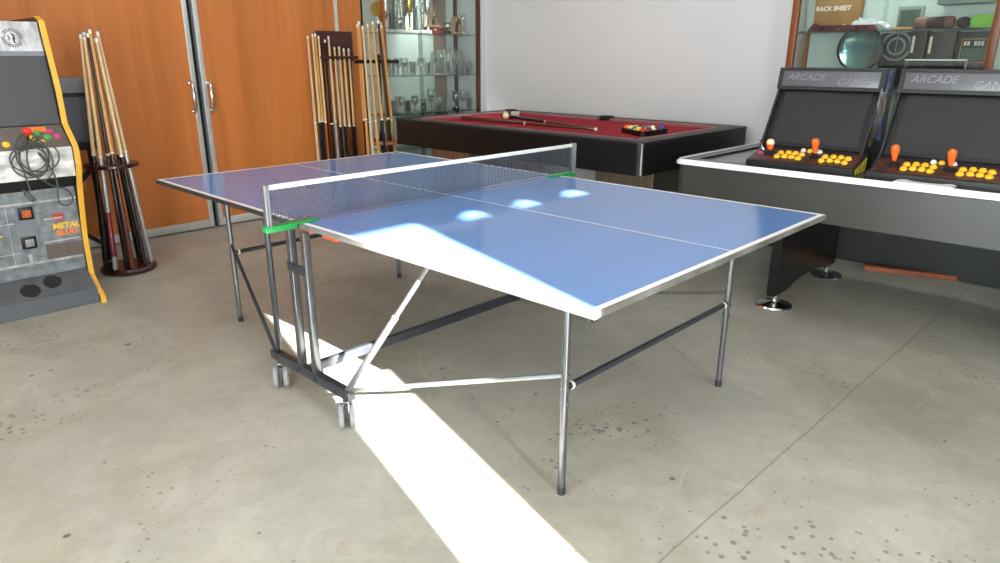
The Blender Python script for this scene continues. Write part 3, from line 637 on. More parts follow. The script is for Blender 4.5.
MB().box(0.06, 0.12, 0.06, dy - 0.06, ZTOP - 0.035, ZTOP - 0.001, 0.004).build('strip_lamp', 'lamp_soft', TC)  # strip added at the top to brighten the inside of the case
area('case_lamp', (TX0 + 0.2, (TY0 + TY1) / 2, ZTOP - 0.05), (-0.05, 0, -1), 0.16, 0.9, 32, (1.0, 1.0, 0.97), 55)
def trophy_cup(loc, h, m, base, label, handles=True, name='trophy_cup'):
    t = thing(name, label, 'trophy', loc, 'trophies on the top shelf')
    MB().lathe([(0, 0), (0.035, 0), (0.035, 0.028), (0.03, 0.032), (0, 0.034)], 4 if False else 16).build('base', base, t)
    MB().lathe([(0, 0.034), (0.02, 0.034), (0.008, 0.05), (0.008, h * 0.35), (0.016, h * 0.38), (0.01, h * 0.42), (0, h * 0.42)], 16).build('stem', m, t)
    MB().lathe([(0, h * 0.42), (0.02, h * 0.43), (0.036, h * 0.56), (0.04, h * 0.72), (0.035, h * 0.9), (0.043, h), (0.038, h), (0.03, h * 0.9), (0.034, h * 0.7), (0, h * 0.5)], 20).build('cup', m, t)
    if handles:
        for s in (-1, 1):
            MB().tube([(0, s * 0.034, h * 0.58), (0, s * 0.055, h * 0.62), (0, s * 0.063, h * 0.75), (0, s * 0.052, h * 0.88), (0, s * 0.037, h * 0.86)], 0.0035, 8).build('handle', m, t)
    return t
def trophy_column(loc, h, m, fig, label, w=0.03):
    t = thing('trophy', label, 'trophy', loc, 'trophies on the top shelf')
    MB().box(-w * 1.2, w * 1.2, -w * 1.2, w * 1.2, 0, 0.03, 0.003).build('base', 'marble', t)
    MB().lathe([(0, 0.03), (w * 0.85, 0.03), (w * 0.55, 0.05), (w * 0.5, h * 0.55), (w * 0.9, h * 0.58), (w * 0.9, h * 0.61), (0, h * 0.61)], 14).build('column', m, t)
    f = MB(); z = h * 0.61                                     # little standing figure with a raised arm
    f.tube([(0, -0.010, z), (0, -0.006, z + h * 0.16)], [0.005, 0.007], 8); f.tube([(0, 0.010, z), (0, 0.006, z + h * 0.16)], [0.005, 0.007], 8)
    f.tube([(0, 0, z + h * 0.15), (0, 0, z + h * 0.22), (0, 0, z + h * 0.29)], [0.011, 0.010, 0.013], 10); f.sphere((0, 0, z + h * 0.335), 0.010, 10)
    f.tube([(0, 0.012, z + h * 0.28), (0, 0.026, z + h * 0.32), (0, 0.022, z + h * 0.39)], 0.004, 8); f.tube([(0, -0.012, z + h * 0.28), (0, -0.024, z + h * 0.22), (0.01, -0.02, z + h * 0.17)], 0.004, 8)
    f.build('figure', fig, t); return t
def plaque(loc, w, h, wood, fig, label):
    t = thing('award_plaque', label, 'trophy', loc, 'trophies on the top shelf')
    b = MB(); b.box(-0.03, 0.03, -w / 2, w / 2, 0, 0.02, 0.003)
    b.prism([(-w / 2, 0.02), (w / 2, 0.02), (w / 2, h * 0.75), (w * 0.3, h), (-w * 0.3, h), (-w / 2, h * 0.75)], 0, -0.012, 0.0, 0.002); b.build('board', wood, t)
    f = MB(); x = 0.012; z = 0.02                                # figure bending over a cue
    f.tube([(x, -0.012, z), (x, -0.01, z + h * 0.32)], [0.006, 0.009], 8); f.tube([(x, 0.012, z), (x, 0.004, z + h * 0.34)], [0.006, 0.009], 8)
    f.tube([(x, -0.006, z + h * 0.32), (x, 0.006, z + h * 0.5), (x, 0.025, z + h * 0.62)], [0.012, 0.013, 0.012], 10); f.sphere((x, 0.042, z + h * 0.70), 0.011, 10)
    f.tube([(x + 0.006, 0.022, z + h * 0.6), (x + 0.008, 0.05, z + h * 0.48)], 0.004, 8); f.tube([(x + 0.006, -0.03, z + h * 0.55), (x + 0.01, 0.062, z + h * 0.46)], 0.002, 6)
    f.build('figure', fig, t); return t
ZS = SH[3]; XT = -3.12
trophy_cup((XT, 2.055, ZS), 0.30, 'trophy_silver', 'marble', 'silver trophy cup with two handles at the left end of the top shelf')
trophy_column((XT - 0.05, 2.16, ZS), 0.52, 'trophy_dark', 'trophy_dark', 'tall dark pewter trophy behind the silver cup on the top shelf', 0.045)
trophy_column((XT, 2.24, ZS), 0.46, 'trophy_silver', 'trophy_silver', 'tall silver column trophy third from the left on the top shelf')
trophy_cup((XT, 2.335, ZS), 0.42, 'trophy_gold', 'marble', 'tall slim yellow gold trophy cup on the top shelf', False)
trophy_column((XT - 0.03, 2.42, ZS), 0.34, 'trophy_dark', 'bronze', 'dark trophy with black figure right of the gold cup')
trophy_column((XT + 0.02, 2.475, ZS), 0.36, 'trophy_silver', 'trophy_silver', 'silver figure trophy right of the dark figure on the top shelf')
trophy_cup((XT + 0.02, 2.545, ZS), 0.40, 'trophy_silver', 'marble', 'slim silver trophy cup in front of the grey divider', False)
t = thing('presentation_box', 'long red velvet presentation box under the plaques on the top shelf', 'box', (XT - 0.09, 2.73, ZS)); MB().box(-0.05, 0.05, -0.13, 0.13, 0, 0.05, 0.003).build('body', 'red_box', t); MB().box(-0.052, 0.052, -0.132, 0.132, 0.05, 0.068, 0.003).build('lid', 'red_box', t); MB().lathe([(0, 0), (0.012, 0.001), (0.01, 0.005), (0, 0.006)], 12, (0, 0, 0), Matrix.Translation((0.052, -0.04, 0.04)) @ Matrix.Rotation(PI / 2, 4, 'Y')).build('clasp', 'trophy_gold', t)
plaque((XT - 0.08, 2.69, ZS + 0.0685), 0.13, 0.15, 'plaque_wood', 'bronze', 'tan award plaque with dark figure bending over a cue, on the red box')
plaque((XT + 0.04, 2.89, ZS), 0.14, 0.17, 'plaque_wood', 'bronze', 'tan award plaque with dark figure standing on the shelf right of the red box')
trophy_cup((XT + 0.04, 2.775, ZS), 0.11, 'trophy_silver', 'black_stone', 'small silver cup between the two cue player plaques', False)
trophy_column((XT, 3.02, ZS), 0.20, 'trophy_silver', 'trophy_silver', 'small silver figure trophy on white base at the right end of the top shelf', 0.022)
t = thing('medal_trophy', 'round gold medal trophy seen through the side pane of the case', 'trophy', (-3.16, 1.99, ZS))
MB().box(-0.03, 0.03, -0.035, 0.035, 0, 0.03, 0.003).build('base', 'marble', t); MB().tube([(0, 0, 0.03), (0, 0, 0.14)], [0.018, 0.008], 10).build('stem', 'trophy_silver', t)
MB().lathe([(0, -0.01), (0.045, -0.008), (0.06, -0.01), (0.065, 0), (0.06, 0.01), (0.045, 0.008), (0, 0.01)], 24, (0, 0, 0), Matrix.Translation((0, 0, 0.20)) @ Matrix.Rotation(PI / 2, 4, 'X') @ Matrix.Rotation(0.5, 4, 'Y')).build('medal', 'trophy_gold', t)

trophy_column((XT - 0.11, 2.07, ZS), 0.44, 'trophy_silver', 'trophy_silver', 'tall silver trophy behind the two handled cup at the left end', 0.03)
trophy_column((XT - 0.11, 2.26, ZS), 0.50, 'trophy_silver', 'trophy_dark', 'tall trophy with dark figure behind the silver column trophy', 0.036)
trophy_cup((XT - 0.11, 2.36, ZS), 0.36, 'trophy_dark', 'black_stone', 'dark pewter cup behind the yellow gold cup on the top shelf')
trophy_column((XT - 0.11, 2.50, ZS), 0.42, 'trophy_silver', 'trophy_silver', 'tall silver trophy in the back row beside the grey divider', 0.032)
trophy_cup((XT + 0.02, 2.20, ZS), 0.13, 'trophy_silver', 'marble', 'short silver cup in front between the tall pewter and silver trophies')
# drinking glasses
def tumbler(root, r, h): MB().lathe([(0, 0), (r * 0.8, 0), (r * 0.82, 0.004), (r, h), (r * 0.93, h), (r * 0.76, 0.012), (0, 0.012)], 18).build('bowl', 'tumbler_glass', root)
def stemmed(root, r, h):
    MB().lathe([(0, 0), (r * 0.9, 0), (r * 0.85, 0.004), (0.006, 0.01), (0.005, h * 0.42), (0, h * 0.43)], 18).build('stem', 'tumbler_glass', root)
    MB().lathe([(0, h * 0.42), (0.012, h * 0.43), (r, h * 0.62), (r * 1.02, h * 0.75), (r * 0.85, h), (r * 0.80, h), (r * 0.95, h * 0.74), (r * 0.9, h * 0.63), (0, h * 0.46)], 18).build('bowl', 'tumbler_glass', root)
def mug(root, r, h):
    tumbler(root, r, h); MB().tube([(0, r * 0.92, h * 0.25), (0, r + 0.022, h * 0.3), (0, r + 0.028, h * 0.55), (0, r + 0.02, h * 0.8), (0, r * 0.98, h * 0.82)], 0.005, 8).build('handle', 'tumbler_glass', root)
GP = {}
def glass_thing(kind, loc, r, h, label, group):
    key = (kind, r, h)
    if key not in GP:
        o = thing({'tumbler': 'drinking_glass', 'stemmed': 'wine_glass', 'mug': 'beer_mug'}[kind], label, 'glass', loc, group); {'tumbler': tumbler, 'stemmed': stemmed, 'mug': mug}[kind](o, r, h); GP[key] = o
    else:
        o = copy_tree(GP[key]); tag(o, label, 'glass', group); o.location = loc
ORD = ['first', 'second', 'third', 'fourth', 'fifth', 'sixth', 'seventh', 'eighth', 'ninth', 'tenth', 'eleventh', 'twelfth', 'thirteenth', 'fourteenth']
NOUN = {'tumbler': 'clear straight glass', 'stemmed': 'clear stemmed glass', 'mug': 'clear glass mug with handle'}
MID = [('tumbler', 2.06, .035, .12), ('stemmed', 2.14, .036, .16), ('tumbler', 2.22, .035, .12), ('mug', 2.31, .036, .13), ('stemmed', 2.41, .036, .16), ('mug', 2.50, .036, .13), ('stemmed', 2.59, .04, .22), ('stemmed', 2.68, .04, .24), ('mug', 2.77, .04, .19), ('stemmed', 2.86, .04, .24), ('tumbler', 2.95, .038, .15), ('mug', 3.03, .036, .13)]
for k, (kd, y, r, h) in enumerate(MID): glass_thing(kd, (-3.07, y, SH[2]), r, h, '%s, %s from left, front row of the middle shelf' % (NOUN[kd], ORD[k]), 'glasses on the middle shelf, front row')
for k in range(9):
    kd, r, h = (('stemmed', .036, .16), ('tumbler', .035, .12))[k % 2]
    glass_thing(kd, (-3.19, 2.09 + k * 0.108, SH[2]), r, h, '%s, %s from left, back row of the middle shelf' % (NOUN[kd], ORD[k]), 'glasses on the middle shelf, back row')
LOW = [('mug', 2.07, .036, .13), ('stemmed', 2.155, .036, .16), ('tumbler', 2.235, .035, .12), ('stemmed', 2.32, .036, .16), ('mug', 2.43, .036, .13), ('stemmed', 2.53, .04, .22), ('stemmed', 2.62, .036, .16), ('tumbler', 2.71, .035, .12), ('stemmed', 2.965, .04, .19), ('tumbler', 3.045, .035, .12)]
for k, (kd, y, r, h) in enumerate(LOW): glass_thing(kd, (-3.07, y, SH[1]), r, h, '%s, %s from left, front row of the low shelf' % (NOUN[kd], ORD[k]), 'glasses on the low shelf, front row')
for k in range(7):
    kd, r, h = (('tumbler', .035, .12), ('stemmed', .036, .16))[k % 2]
    glass_thing(kd, (-3.19, 2.11 + k * 0.105, SH[1]), r, h, '%s, %s from left, back row of the low shelf' % (NOUN[kd], ORD[k]), 'glasses on the low shelf, back row')
trophy_cup((-3.08, 2.87, SH[1]), 0.19, 'trophy_silver', 'black_stone', 'silver trophy on black base among the glasses of the low shelf', False)['group'] = 'trophy on the low shelf'

# ------------------------------------------------------------------ pool table
PX0, PX1, PY0, PY1, PZ = -2.48, -0.02, 1.60, 3.045, 0.86
P = thing('pool_table', 'black pool table with burgundy cloth along the white wall', 'pool table', (0, 0, 0))
def ring(b, x0, x1, y0, y1, w, z0, z1, rad=0.04, seg=6):
    def rr(x0, x1, y0, y1, r):
        pts = []
        for cx, cy, a0 in ((x1 - r, y1 - r, 0), (x0 + r, y1 - r, PI / 2), (x0 + r, y0 + r, PI), (x1 - r, y0 + r, 1.5 * PI)):
            for i in range(seg + 1): pts.append((cx + r * math.cos(a0 + PI / 2 * i / seg), cy + r * math.sin(a0 + PI / 2 * i / seg)))
        return pts
    o = rr(x0, x1, y0, y1, rad); i_ = rr(x0 + w, x1 - w, y0 + w, y1 - w, max(rad - w, 0.01)); n = len(o)
    V = [[b.bm.verts.new((p[0], p[1], z)) for p in pts] for pts, z in ((o, z0), (o, z1), (i_, z1), (i_, z0))]
    fs = []
    for k in range(4):
        A, B = V[k], V[(k + 1) % 4]
        for j in range(n): fs.append(b.bm.faces.new([A[j], A[(j + 1) % n], B[(j + 1) % n], B[j]]))
    b._new(fs)
    es = list({e for f in fs for e in f.edges if abs(e.verts[0].co.z - z1) < 1e-5 and abs(e.verts[1].co.z - z1) < 1e-5})
    return es
b = MB(); es = ring(b, PX0, PX1, PY0, PY1, 0.035, 0.65, PZ - 0.012, 0.05)
b.build('skirt', 'black_satin', P)
b = MB(); es = ring(b, PX0 - 0.002, PX1 + 0.002, PY0 - 0.002, PY1 + 0.002, 0.115, PZ - 0.014, PZ, 0.05)
b.build('rail_top', 'pool_rail', P)
b = MB(); es = ring(b, PX0 + 0.112, PX1 - 0.112, PY0 + 0.112, PY1 - 0.112, 0.006, PZ - 0.012, PZ + 0.001, 0.02)
b.build('rail_trim', 'grey_lite', P)
MB().box(PX0 + 0.036, PX1 - 0.036, PY0 + 0.036, PY1 - 0.036, 0.76, 0.838).build('slate_bed', 'felt', P)
b = MB(); i0, i1, j0, j1 = PX0 + 0.118, PX1 - 0.118, PY0 + 0.118, PY1 - 0.118; c = 0.045; g = 0.07; xm = (i0 + i1) / 2
for (xa, xb) in ((i0 + g, xm - g), (xm + g, i1 - g)):
    b.prism([(j0, 0.838), (j0, 0.857), (j0 + c, 0.857), (j0 + c * 0.75, 0.838)], 0, xa, xb)
    b.prism([(j1, 0.838), (j1, 0.857), (j1 - c, 0.857), (j1 - c * 0.75, 0.838)], 0, xa, xb)
b.prism([(i0, 0.838), (i0, 0.857), (i0 + c, 0.857), (i0 + c * 0.75, 0.838)], 1, j0 + g, j1 - g)
b.prism([(i1, 0.838), (i1, 0.857), (i1 - c, 0.857), (i1 - c * 0.75, 0.838)], 1, j0 + g, j1 - g)
b.build('cushions', 'cushion', P)
for x, y in ((i0, j0), (xm, j0 - 0.02), (i1, j0), (i0, j1), (xm, j1 + 0.02), (i1, j1)):
    b = MB(); b.lathe([(0, -0.03), (0.052, -0.03), (0.06, -0.02), (0.062, 0.012), (0.058, 0.016), (0.05, 0.014), (0.046, -0.024), (0, -0.026)], 24, (x, y, PZ - (0.02 if y < 2 or x > -0.5 else 0.003))); b.build('pocket', 'black_rubber', P)
for x, y in ((PX0, PY0), (PX1, PY0), (PX0, PY1), (PX1, PY1)):
    sx = 1 if x > -1 else -1; sy = 1 if y > 2 else -1; b = MB(); cx, cy = x - 0.05 * sx, y - 0.05 * sy
    a = math.atan2(sy, sx)
    pts = [(cx + 0.0525 * math.cos(a + t), cy + 0.0525 * math.sin(a + t)) for t in (-0.09, -0.045, 0, 0.045, 0.09)]; pin = [(cx + 0.049 * math.cos(a + t), cy + 0.049 * math.sin(a + t)) for t in (0.09, 0, -0.09)]
    b.prism(pts + pin, 2, 0.652, PZ - 0.014); b.build('corner_trim', 'steel_light', P)
for x0 in (-2.33, -0.58):
    b = MB(); y0, y1 = PY0 + 0.28, PY1 - 0.28; x1 = x0 + 0.48
    b.prism([(x0 + 0.03, 0.03), (x1 - 0.03, 0.03), (x1, 0.7), (x0, 0.7)], 1, y0, y1, 0.006); o = b.build('pedestal', 'brushed', P)
    MB().box(x0 - 0.0, x1 + 0.0, y0 - 0.02, y1 + 0.02, 0, 0.03, 0.004).build('foot_plate', 'black_satin', o)
MB().box(PX0 + 0.12, PX1 - 0.12, PY0 + 0.2, PY1 - 0.2, 0.68, 0.76).build('under_frame', 'black_satin', P)

ZB = 0.838
def ball(loc, colr, label, stripe=False):
    m1 = mat('ball_' + colr, colr, 0.12, var=0.02)
    b = MB(); r = 0.0285
    n = 10
    prof = [(r * math.sin(PI * i / n), -r * math.cos(PI * i / n)) for i in range(n + 1)]; prof[0] = (0, -r); prof[-1] = (0, r)
    b.lathe(prof, 18, (0, 0, 0), Matrix.Rotation(random.random() * 2 - 1, 4, 'X') @ Matrix.Rotation(random.random() * 2 - 1, 4, 'Y'))
    if stripe:
        for f in b.bm.faces:
            pass
    o = b.build('pool_ball', m1, None, (loc[0], loc[1], loc[2] + r)); 
    if stripe:
        o.data.materials.append(M['cue_white'])
        for p in o.data.polygons:
            if p.index < 18 * 3 or p.index >= 18 * 7: p.material_index = 1
    return tag(o, label, 'pool ball', 'pool balls in the triangle')
tri = MB(); cxr, cyr = -0.40, 2.20
def tri_pts(r): return [(cxr + r * math.cos(PI + 2 * PI * k / 3), cyr + r * math.sin(PI + 2 * PI * k / 3)) for k in range(3)]
def round_tri(r, rad):
    out = []
    for k in range(3):
        a = PI + 2 * PI * k / 3; c0 = Vector((cxr + (r - 2 * rad) * math.cos(a), cyr + (r - 2 * rad) * math.sin(a)))
        for i in range(7):
            t = a - PI / 3 + 2 * PI / 3 * i / 6; out.append((c0.x + rad * math.cos(t), c0.y + rad * math.sin(t)))
    return out
o_, i_ = round_tri(0.219, 0.037), round_tri(0.199, 0.0305); n = len(o_)
V = [[tri.bm.verts.new((p[0], p[1], z)) for p in pts] for pts, z in ((o_, ZB), (o_, ZB + 0.036), (i_, ZB + 0.036), (i_, ZB))]
for k in range(4):
    for j in range(n): tri.bm.faces.new([V[k][j], V[k][(j + 1) % n], V[(k + 1) % 4][(j + 1) % n], V[(k + 1) % 4][j]])
tag(tri.build('ball_triangle', 'black_satin'), 'black triangle frame full of balls on the burgundy cloth', 'ball rack')
COL = [('E8B923', 'yellow', 0), ('1F3FA0', 'blue', 0), ('C8281E', 'red', 0), ('5A2A78', 'purple', 0), ('E8701E', 'orange', 0), ('157A3C', 'green', 0), ('6E1A22', 'maroon', 0), ('101010', 'black', 0),
       ('F0BC1C', 'yellow striped', 1), ('2850B0', 'blue striped', 1), ('D8301E', 'red striped', 1), ('E87A28', 'orange striped', 1), ('178444', 'green striped', 1), ('66308A', 'purple striped', 1), ('7A2028', 'maroon striped', 1)]
ORDER = [4, 11, 0, 12, 7, 5, 8, 3, 13, 10, 2, 14, 9, 6, 1]; k = 0
for row in range(5):
    for q in range(row + 1):
        c_, nm, stp = COL[ORDER[k]]; k += 1
        ball((cxr - 0.132 + row * 0.0495, cyr + (q - row / 2) * 0.0575, ZB), c_, nm + ' pool ball inside the black triangle on the burgundy cloth', bool(stp))
b = MB().sphere((0, 0, 0), 0.03, 20); tag(b.build('cue_ball', 'cue_white', None, (-1.93, 2.40, ZB + 0.03)), 'ivory cue ball lying before the far left pocket of the pool table', 'pool ball')
t = thing('chalk_box', 'small white chalk box on the pool table behind the cue ball', 'box', (-2.02, 2.62, ZB)); MB().box(-0.03, 0.03, -0.025, 0.025, 0, 0.045, 0.003).build('body', 'pale_print', t); MB().box(-0.032, 0.032, -0.027, 0.027, 0.03, 0.05, 0.003).build('lid', 'btn_white', t)
def lying_cue(a, c, label, butt, shaft):
    t = thing('pool_cue', label, 'pool cue', a, 'cues lying on the pool table'); a, c = Vector(a), Vector(c); ln = (c - a).length
    cue_parts(t, butt, shaft, None, ln); t.rotation_mode = 'QUATERNION'; t.rotation_quaternion = Vector((0, 0, 1)).rotation_difference((c - a).normalized())
lying_cue((-2.16, 2.09, ZB + 0.0147), (-0.76, 2.155, ZB + 0.0075), 'dark brown cue lying along the near side of the pool table', 'butt_brown', 'butt_brown')
lying_cue((-2.10, 2.53, ZB + 0.0147), (-0.80, 2.20, ZB + 0.0075), 'dark cue lying from behind the cue ball towards the triangle', 'butt_black', 'butt_brown')

# ------------------------------------------------------------------ air hockey table
HX0, HX1, HY0, HY1, HZ = 0.24, 2.72, 1.50, 2.70, 0.80
H = thing('air_hockey_table', 'long charcoal air hockey table with rounded white rail carrying two arcade machines', 'air hockey table', (0, 0, 0))
b = MB(); ring(b, HX0 + 0.02, HX1 - 0.02, HY0 + 0.02, HY1 - 0.02, 0.03, 0.555, 0.765, 0.06); b.build('side_panel', 'hockey_side', H)
MB().box(HX0 + 0.05, HX1 - 0.05, HY0 + 0.05, HY1 - 0.05, 0.70, 0.785).build('playfield', 'playfield', H)
b = MB(); es = ring(b, HX0, HX1, HY0, HY1, 0.036, 0.772, HZ, 0.08)
bmesh.ops.bevel(b.bm, geom=[e for e in es if e.is_valid], offset=0.012, segments=3, affect='EDGES'); b.build('white_rail', 'hockey_rail_white', H)
b = MB(); ring(b, HX0 + 0.035, HX1 - 0.035, HY0 + 0.035, HY1 - 0.035, 0.075, 0.78, HZ - 0.002, 0.04); b.build('black_rail', 'black_gloss', H)
b = MB(); n = 12                                                # white plate with a half-round bite on the near rail
pts = [(1.40, HY0 + 0.004), (1.64, HY0 + 0.004), (1.64, HY0 + 0.085), (1.62, HY0 + 0.10)] + [(1.52 + 0.08 * math.cos(PI * i / n), HY0 + 0.10 - 0.035 * math.sin(PI * i / n)) for i in range(n + 1)] + [(1.42, HY0 + 0.10), (1.40, HY0 + 0.085)]
b.prism(pts, 2, HZ - 0.001, HZ + 0.006); b.build('rail_plate', 'hockey_rail_white', H)
for x0 in (0.83, 2.07):
    ya, yb = 1.63, 2.57; pts = [(ya, 0.565), (ya, 0.075), (ya + 0.16, 0.075)]
    for i in range(1, 12):
        tt = i / 12; pts.append((ya + 0.16 + (yb - ya - 0.32) * tt, 0.075 + 0.04 * math.sin(PI * tt) ** 0.7))
    pts += [(yb - 0.16, 0.075), (yb, 0.075), (yb, 0.565)]
    b = MB(); b.prism(pts, 0, x0, x0 + 0.05, 0.003); lg = b.build('leg', 'black_gloss', H)
    for y in (ya + 0.07, yb - 0.07):
        MB().lathe([(0, 0), (0.095, 0), (0.1, 0.006), (0.095, 0.014), (0.05, 0.02), (0.025, 0.026), (0.018, 0.03), (0.018, 0.052), (0.026, 0.056), (0.026, 0.08), (0, 0.08)], 28, (x0 + 0.025, y, 0)).build('levelling_foot', 'chrome', lg)
b = MB(); b.prism([(1.0, 2.80), (1.50, 2.96), (1.48, 3.02) if False else (1.485, 3.015), (0.985, 2.855)], 2, 0.0, 0.03, 0.002)
tag(b.build('wooden_plank', 'plank'), 'reddish wooden plank lying on the floor under the hockey table', 'plank')

# ------------------------------------------------------------------ bartop arcade machines
def joystick(parent, x, y, z, kind):
    j = MB(); j.lathe([(0, 0), (0.022, 0), (0.022, 0.004), (0.006, 0.006), (0.005, 0.03), (0, 0.03)], 16); j.build('joystick', 'black_rubber', parent, (x, y, z), (-0.29, 0, 0)); js = parent.children[-1] if False else None
    o = bpy.data.objects.get('x') if False else None
    h = MB()
    if kind == 'bat': h.lathe([(0, 0.024), (0.009, 0.024), (0.010, 0.03), (0.016, 0.062), (0.0185, 0.075), (0.017, 0.088), (0.009, 0.097), (0, 0.099)], 18)
    elif kind == 'ball': h.sphere((0, 0, 0.05), 0.022, 18)
    else: h.lathe([(0, 0.024), (0.012, 0.024), (0.016, 0.04), (0.019, 0.055), (0.012, 0.062), (0, 0.063)], 18)
    h.build('joystick_knob', kind_mat[kind], parent, (x, y, z), (-0.29, 0, 0))
kind_mat = {'bat': 'ball_orange', 'ball': 'btn_red', 'short': 'ball_orange'}
def bartop(x0, label, first):
    t = thing('arcade_machine', label, 'arcade machine', (x0, 1.63, 0.7855), 'bartop arcade machines')
    w = 0.545
    def pz(y): return 0.035 + y * 0.29                           # top of the sloping control panel
    # body between the side panels
    b = MB(); b.prism([(0.21, 0.0), (0.21, 0.085), (0.365, 0.39), (0.365, 0.498), (0.50, 0.498), (0.50, 0.0)], 0, 0.014, w - 0.014); b.build('body', 'cab_black', t)
    for k, x in enumerate((0.0, w - 0.012)):
        b = MB(); b.prism([(0.16, 0.0), (0.16, 0.085), (0.185, 0.11), (0.335, 0.40), (0.325, 0.412), (0.345, 0.508), (0.505, 0.508), (0.505, 0.0)], 0, x, x + 0.012, 0.002); sp = b.build('side_panel', 'cab_black', t)
        if k:                                                    # artwork on the visible right flank
            xs = x + 0.0122
            b = MB(); b.prism([(0.335, 0.425), (0.35, 0.502), (0.46, 0.502), (0.44, 0.41)], 0, xs, xs + 0.0006); b.build('side_art', 'purple_art', sp)
            b = MB(); pts = [(0.36 + 0.075 * math.cos(a * PI / 8), 0.345 + 0.085 * math.sin(a * PI / 8)) for a in range(16)]; b.prism(pts, 0, xs, xs + 0.0008); b.build('side_art', 'pearl_art', sp)
            b = MB(); pts = [(0.35 + 0.045 * math.cos(a * PI / 8), 0.325 + 0.06 * math.sin(a * PI / 8)) for a in range(16)]; b.prism(pts, 0, xs + 0.0005, xs + 0.0012); b.build('side_art', 'bronze_art', sp)
            b = MB(); b.prism([(0.23, 0.13), (0.30, 0.27), (0.36, 0.25), (0.33, 0.18), (0.28, 0.12)], 0, xs, xs + 0.0006); b.build('side_art', 'bronze_art', sp)
            b = MB(); b.prism([(0.27, 0.24), (0.31, 0.30), (0.40, 0.27), (0.44, 0.14), (0.36, 0.15)], 0, xs - 0.0002, xs + 0.0004); b.build('side_art', 'purple_art', sp)
    # screen
    sl = math.atan2(0.155, 0.315)
    b = MB(); b.prism([(0.205, 0.10), (0.212, 0.095), (0.372, 0.41), (0.365, 0.415)], 0, 0.0125, w - 0.0125); b.build('bezel', 'bezel', t)
    b = MB(); b.prism([(0.212, 0.118), (0.220, 0.118), (0.352, 0.385), (0.344, 0.388)], 0, 0.045, w - 0.045); b.build('screen', 'screen', t)
    # marquee
    b = MB(); b.prism([(0.322, 0.398), (0.342, 0.513), (0.50, 0.513), (0.50, 0.503), (0.366, 0.503), (0.366, 0.398)], 0, -0.006, w + 0.006, 0.003); mq = b.build('marquee', 'cab_black', t)
    ang = math.atan2(0.02, 0.117)
    rot = Matrix.Rotation(-ang, 4, 'X'); cmid = Vector((w / 2, 0.332, 0.4555))
    b = MB(); b.box(-w / 2 + 0.02, w / 2 - 0.02, -0.003, 0.002, -0.04, 0.04, 0.002); o = b.build('marquee_plate', 'marquee_grey', mq); o.matrix_local = Matrix.Translation(cmid) @ rot
    text_mesh('marquee_lettering', 'ARCADE', 0.052, 'marquee_letter', mq, Matrix.Translation(cmid) @ rot @ Matrix.Translation((-0.125, -0.0042, 0.008)) @ Matrix.Rotation(PI / 2, 4, 'X'), 0.0008, 0.3)
    text_mesh('marquee_lettering', 'GAMES', 0.052, 'marquee_letter', mq, Matrix.Translation(cmid) @ rot @ Matrix.Translation((0.125, -0.0042, -0.014)) @ Matrix.Rotation(PI / 2, 4, 'X'), 0.0008, 0.3)
    # control panel box, wider than nothing: runs full width in front
    b = MB(); b.prism([(0.0, 0.0), (0.0, pz(0)), (0.205, pz(0.205)), (0.205, 0.0)], 0, 0.006, w + 0.020, 0.004); cp = b.build('control_panel', 'cab_black', t)
    b = MB(); b.prism([(0.02, pz(0.02) - 0.002), (0.02, pz(0.02) + 0.0012), (0.165, pz(0.165) + 0.0012), (0.165, pz(0.165) - 0.002)], 0, 0.016, w + 0.010); b.build('panel_art', 'panel_art', cp)
    for k in range(5):
        y = 0.03 + k * 0.034; b = MB(); b.prism([(y, 0.004), (y + 0.015, 0.004), (y + 0.024, pz(y) - 0.006), (y + 0.009, pz(y) - 0.008)], 0, w + 0.0198, w + 0.0212); b.build('hazard_stripe', 'hazard', cp)
    btn = None
    def button(x, y, m, r=0.014):
        b = MB(); b.lathe([(0, 0), (r * 1.25, 0), (r * 1.25, 0.004), (r, 0.006), (r * 0.96, 0.011), (r * 0.7, 0.014), (0, 0.0145)], 16); b.build('button', m, cp, (x, y, pz(y) + 0.001), (0.28, 0, 0))
    for bx0 in (0.15, 0.385):
        for q in range(4):
            button(bx0 + q * 0.038, 0.062 + 0.010 * (q in (1, 2)), 'btn_yellow'); button(bx0 + q * 0.038, 0.112 + 0.010 * (q in (1, 2)), 'btn_yellow')
    for x, mm in ((0.25, 'btn_white'), (0.285, 'btn_yellow'), (0.335, 'btn_white')): button(x, 0.165, mm, 0.012)
    for x, kd in ((0.095, 'short' if first else 'bat'), (0.335, 'bat')):
        y = 0.10; z = pz(y) + 0.001
        b = MB(); b.lathe([(0, 0), (0.03, 0), (0.03, 0.003), (0.006, 0.005), (0.005, 0.03), (0, 0.03)], 18); st = b.build('joystick', 'black_rubber', cp, (x, y, z), (0.2, 0, 0))
        h = MB(); h.m(0)
        if kd == 'bat': h.lathe([(0, 0.024), (0.009, 0.024), (0.011, 0.03), (0.018, 0.066), (0.0205, 0.08), (0.019, 0.092), (0.010, 0.101), (0, 0.103)], 18); h.build('knob', 'ball_orange', st)
        else:
            h.lathe([(0, 0.024), (0.014, 0.024), (0.018, 0.034), (0.021, 0.055), (0.0, 0.056)], 18); h.build('knob', 'ball_orange', st)
            MB().lathe([(0, 0.055), (0.021, 0.055), (0.021, 0.066), (0.014, 0.078), (0, 0.081)], 18).build('knob_cap', 'ball_cream', st)
    if first:
        b = MB(); b.lathe([(0, 0), (0.016, 0), (0.016, 0.012), (0.006, 0.014), (0.004, 0.05), (0.007, 0.056), (0, 0.06)], 14); b.build('small_lever', 'chrome', cp, (0.035, 0.14, pz(0.14) + 0.001), (0.2, -0.3, 0))
        button(0.045, 0.085, 'btn_pink', 0.011)
    return t
bartop(0.618, 'black bartop arcade machine with cream topped joystick, at the open end of the hockey table', True)
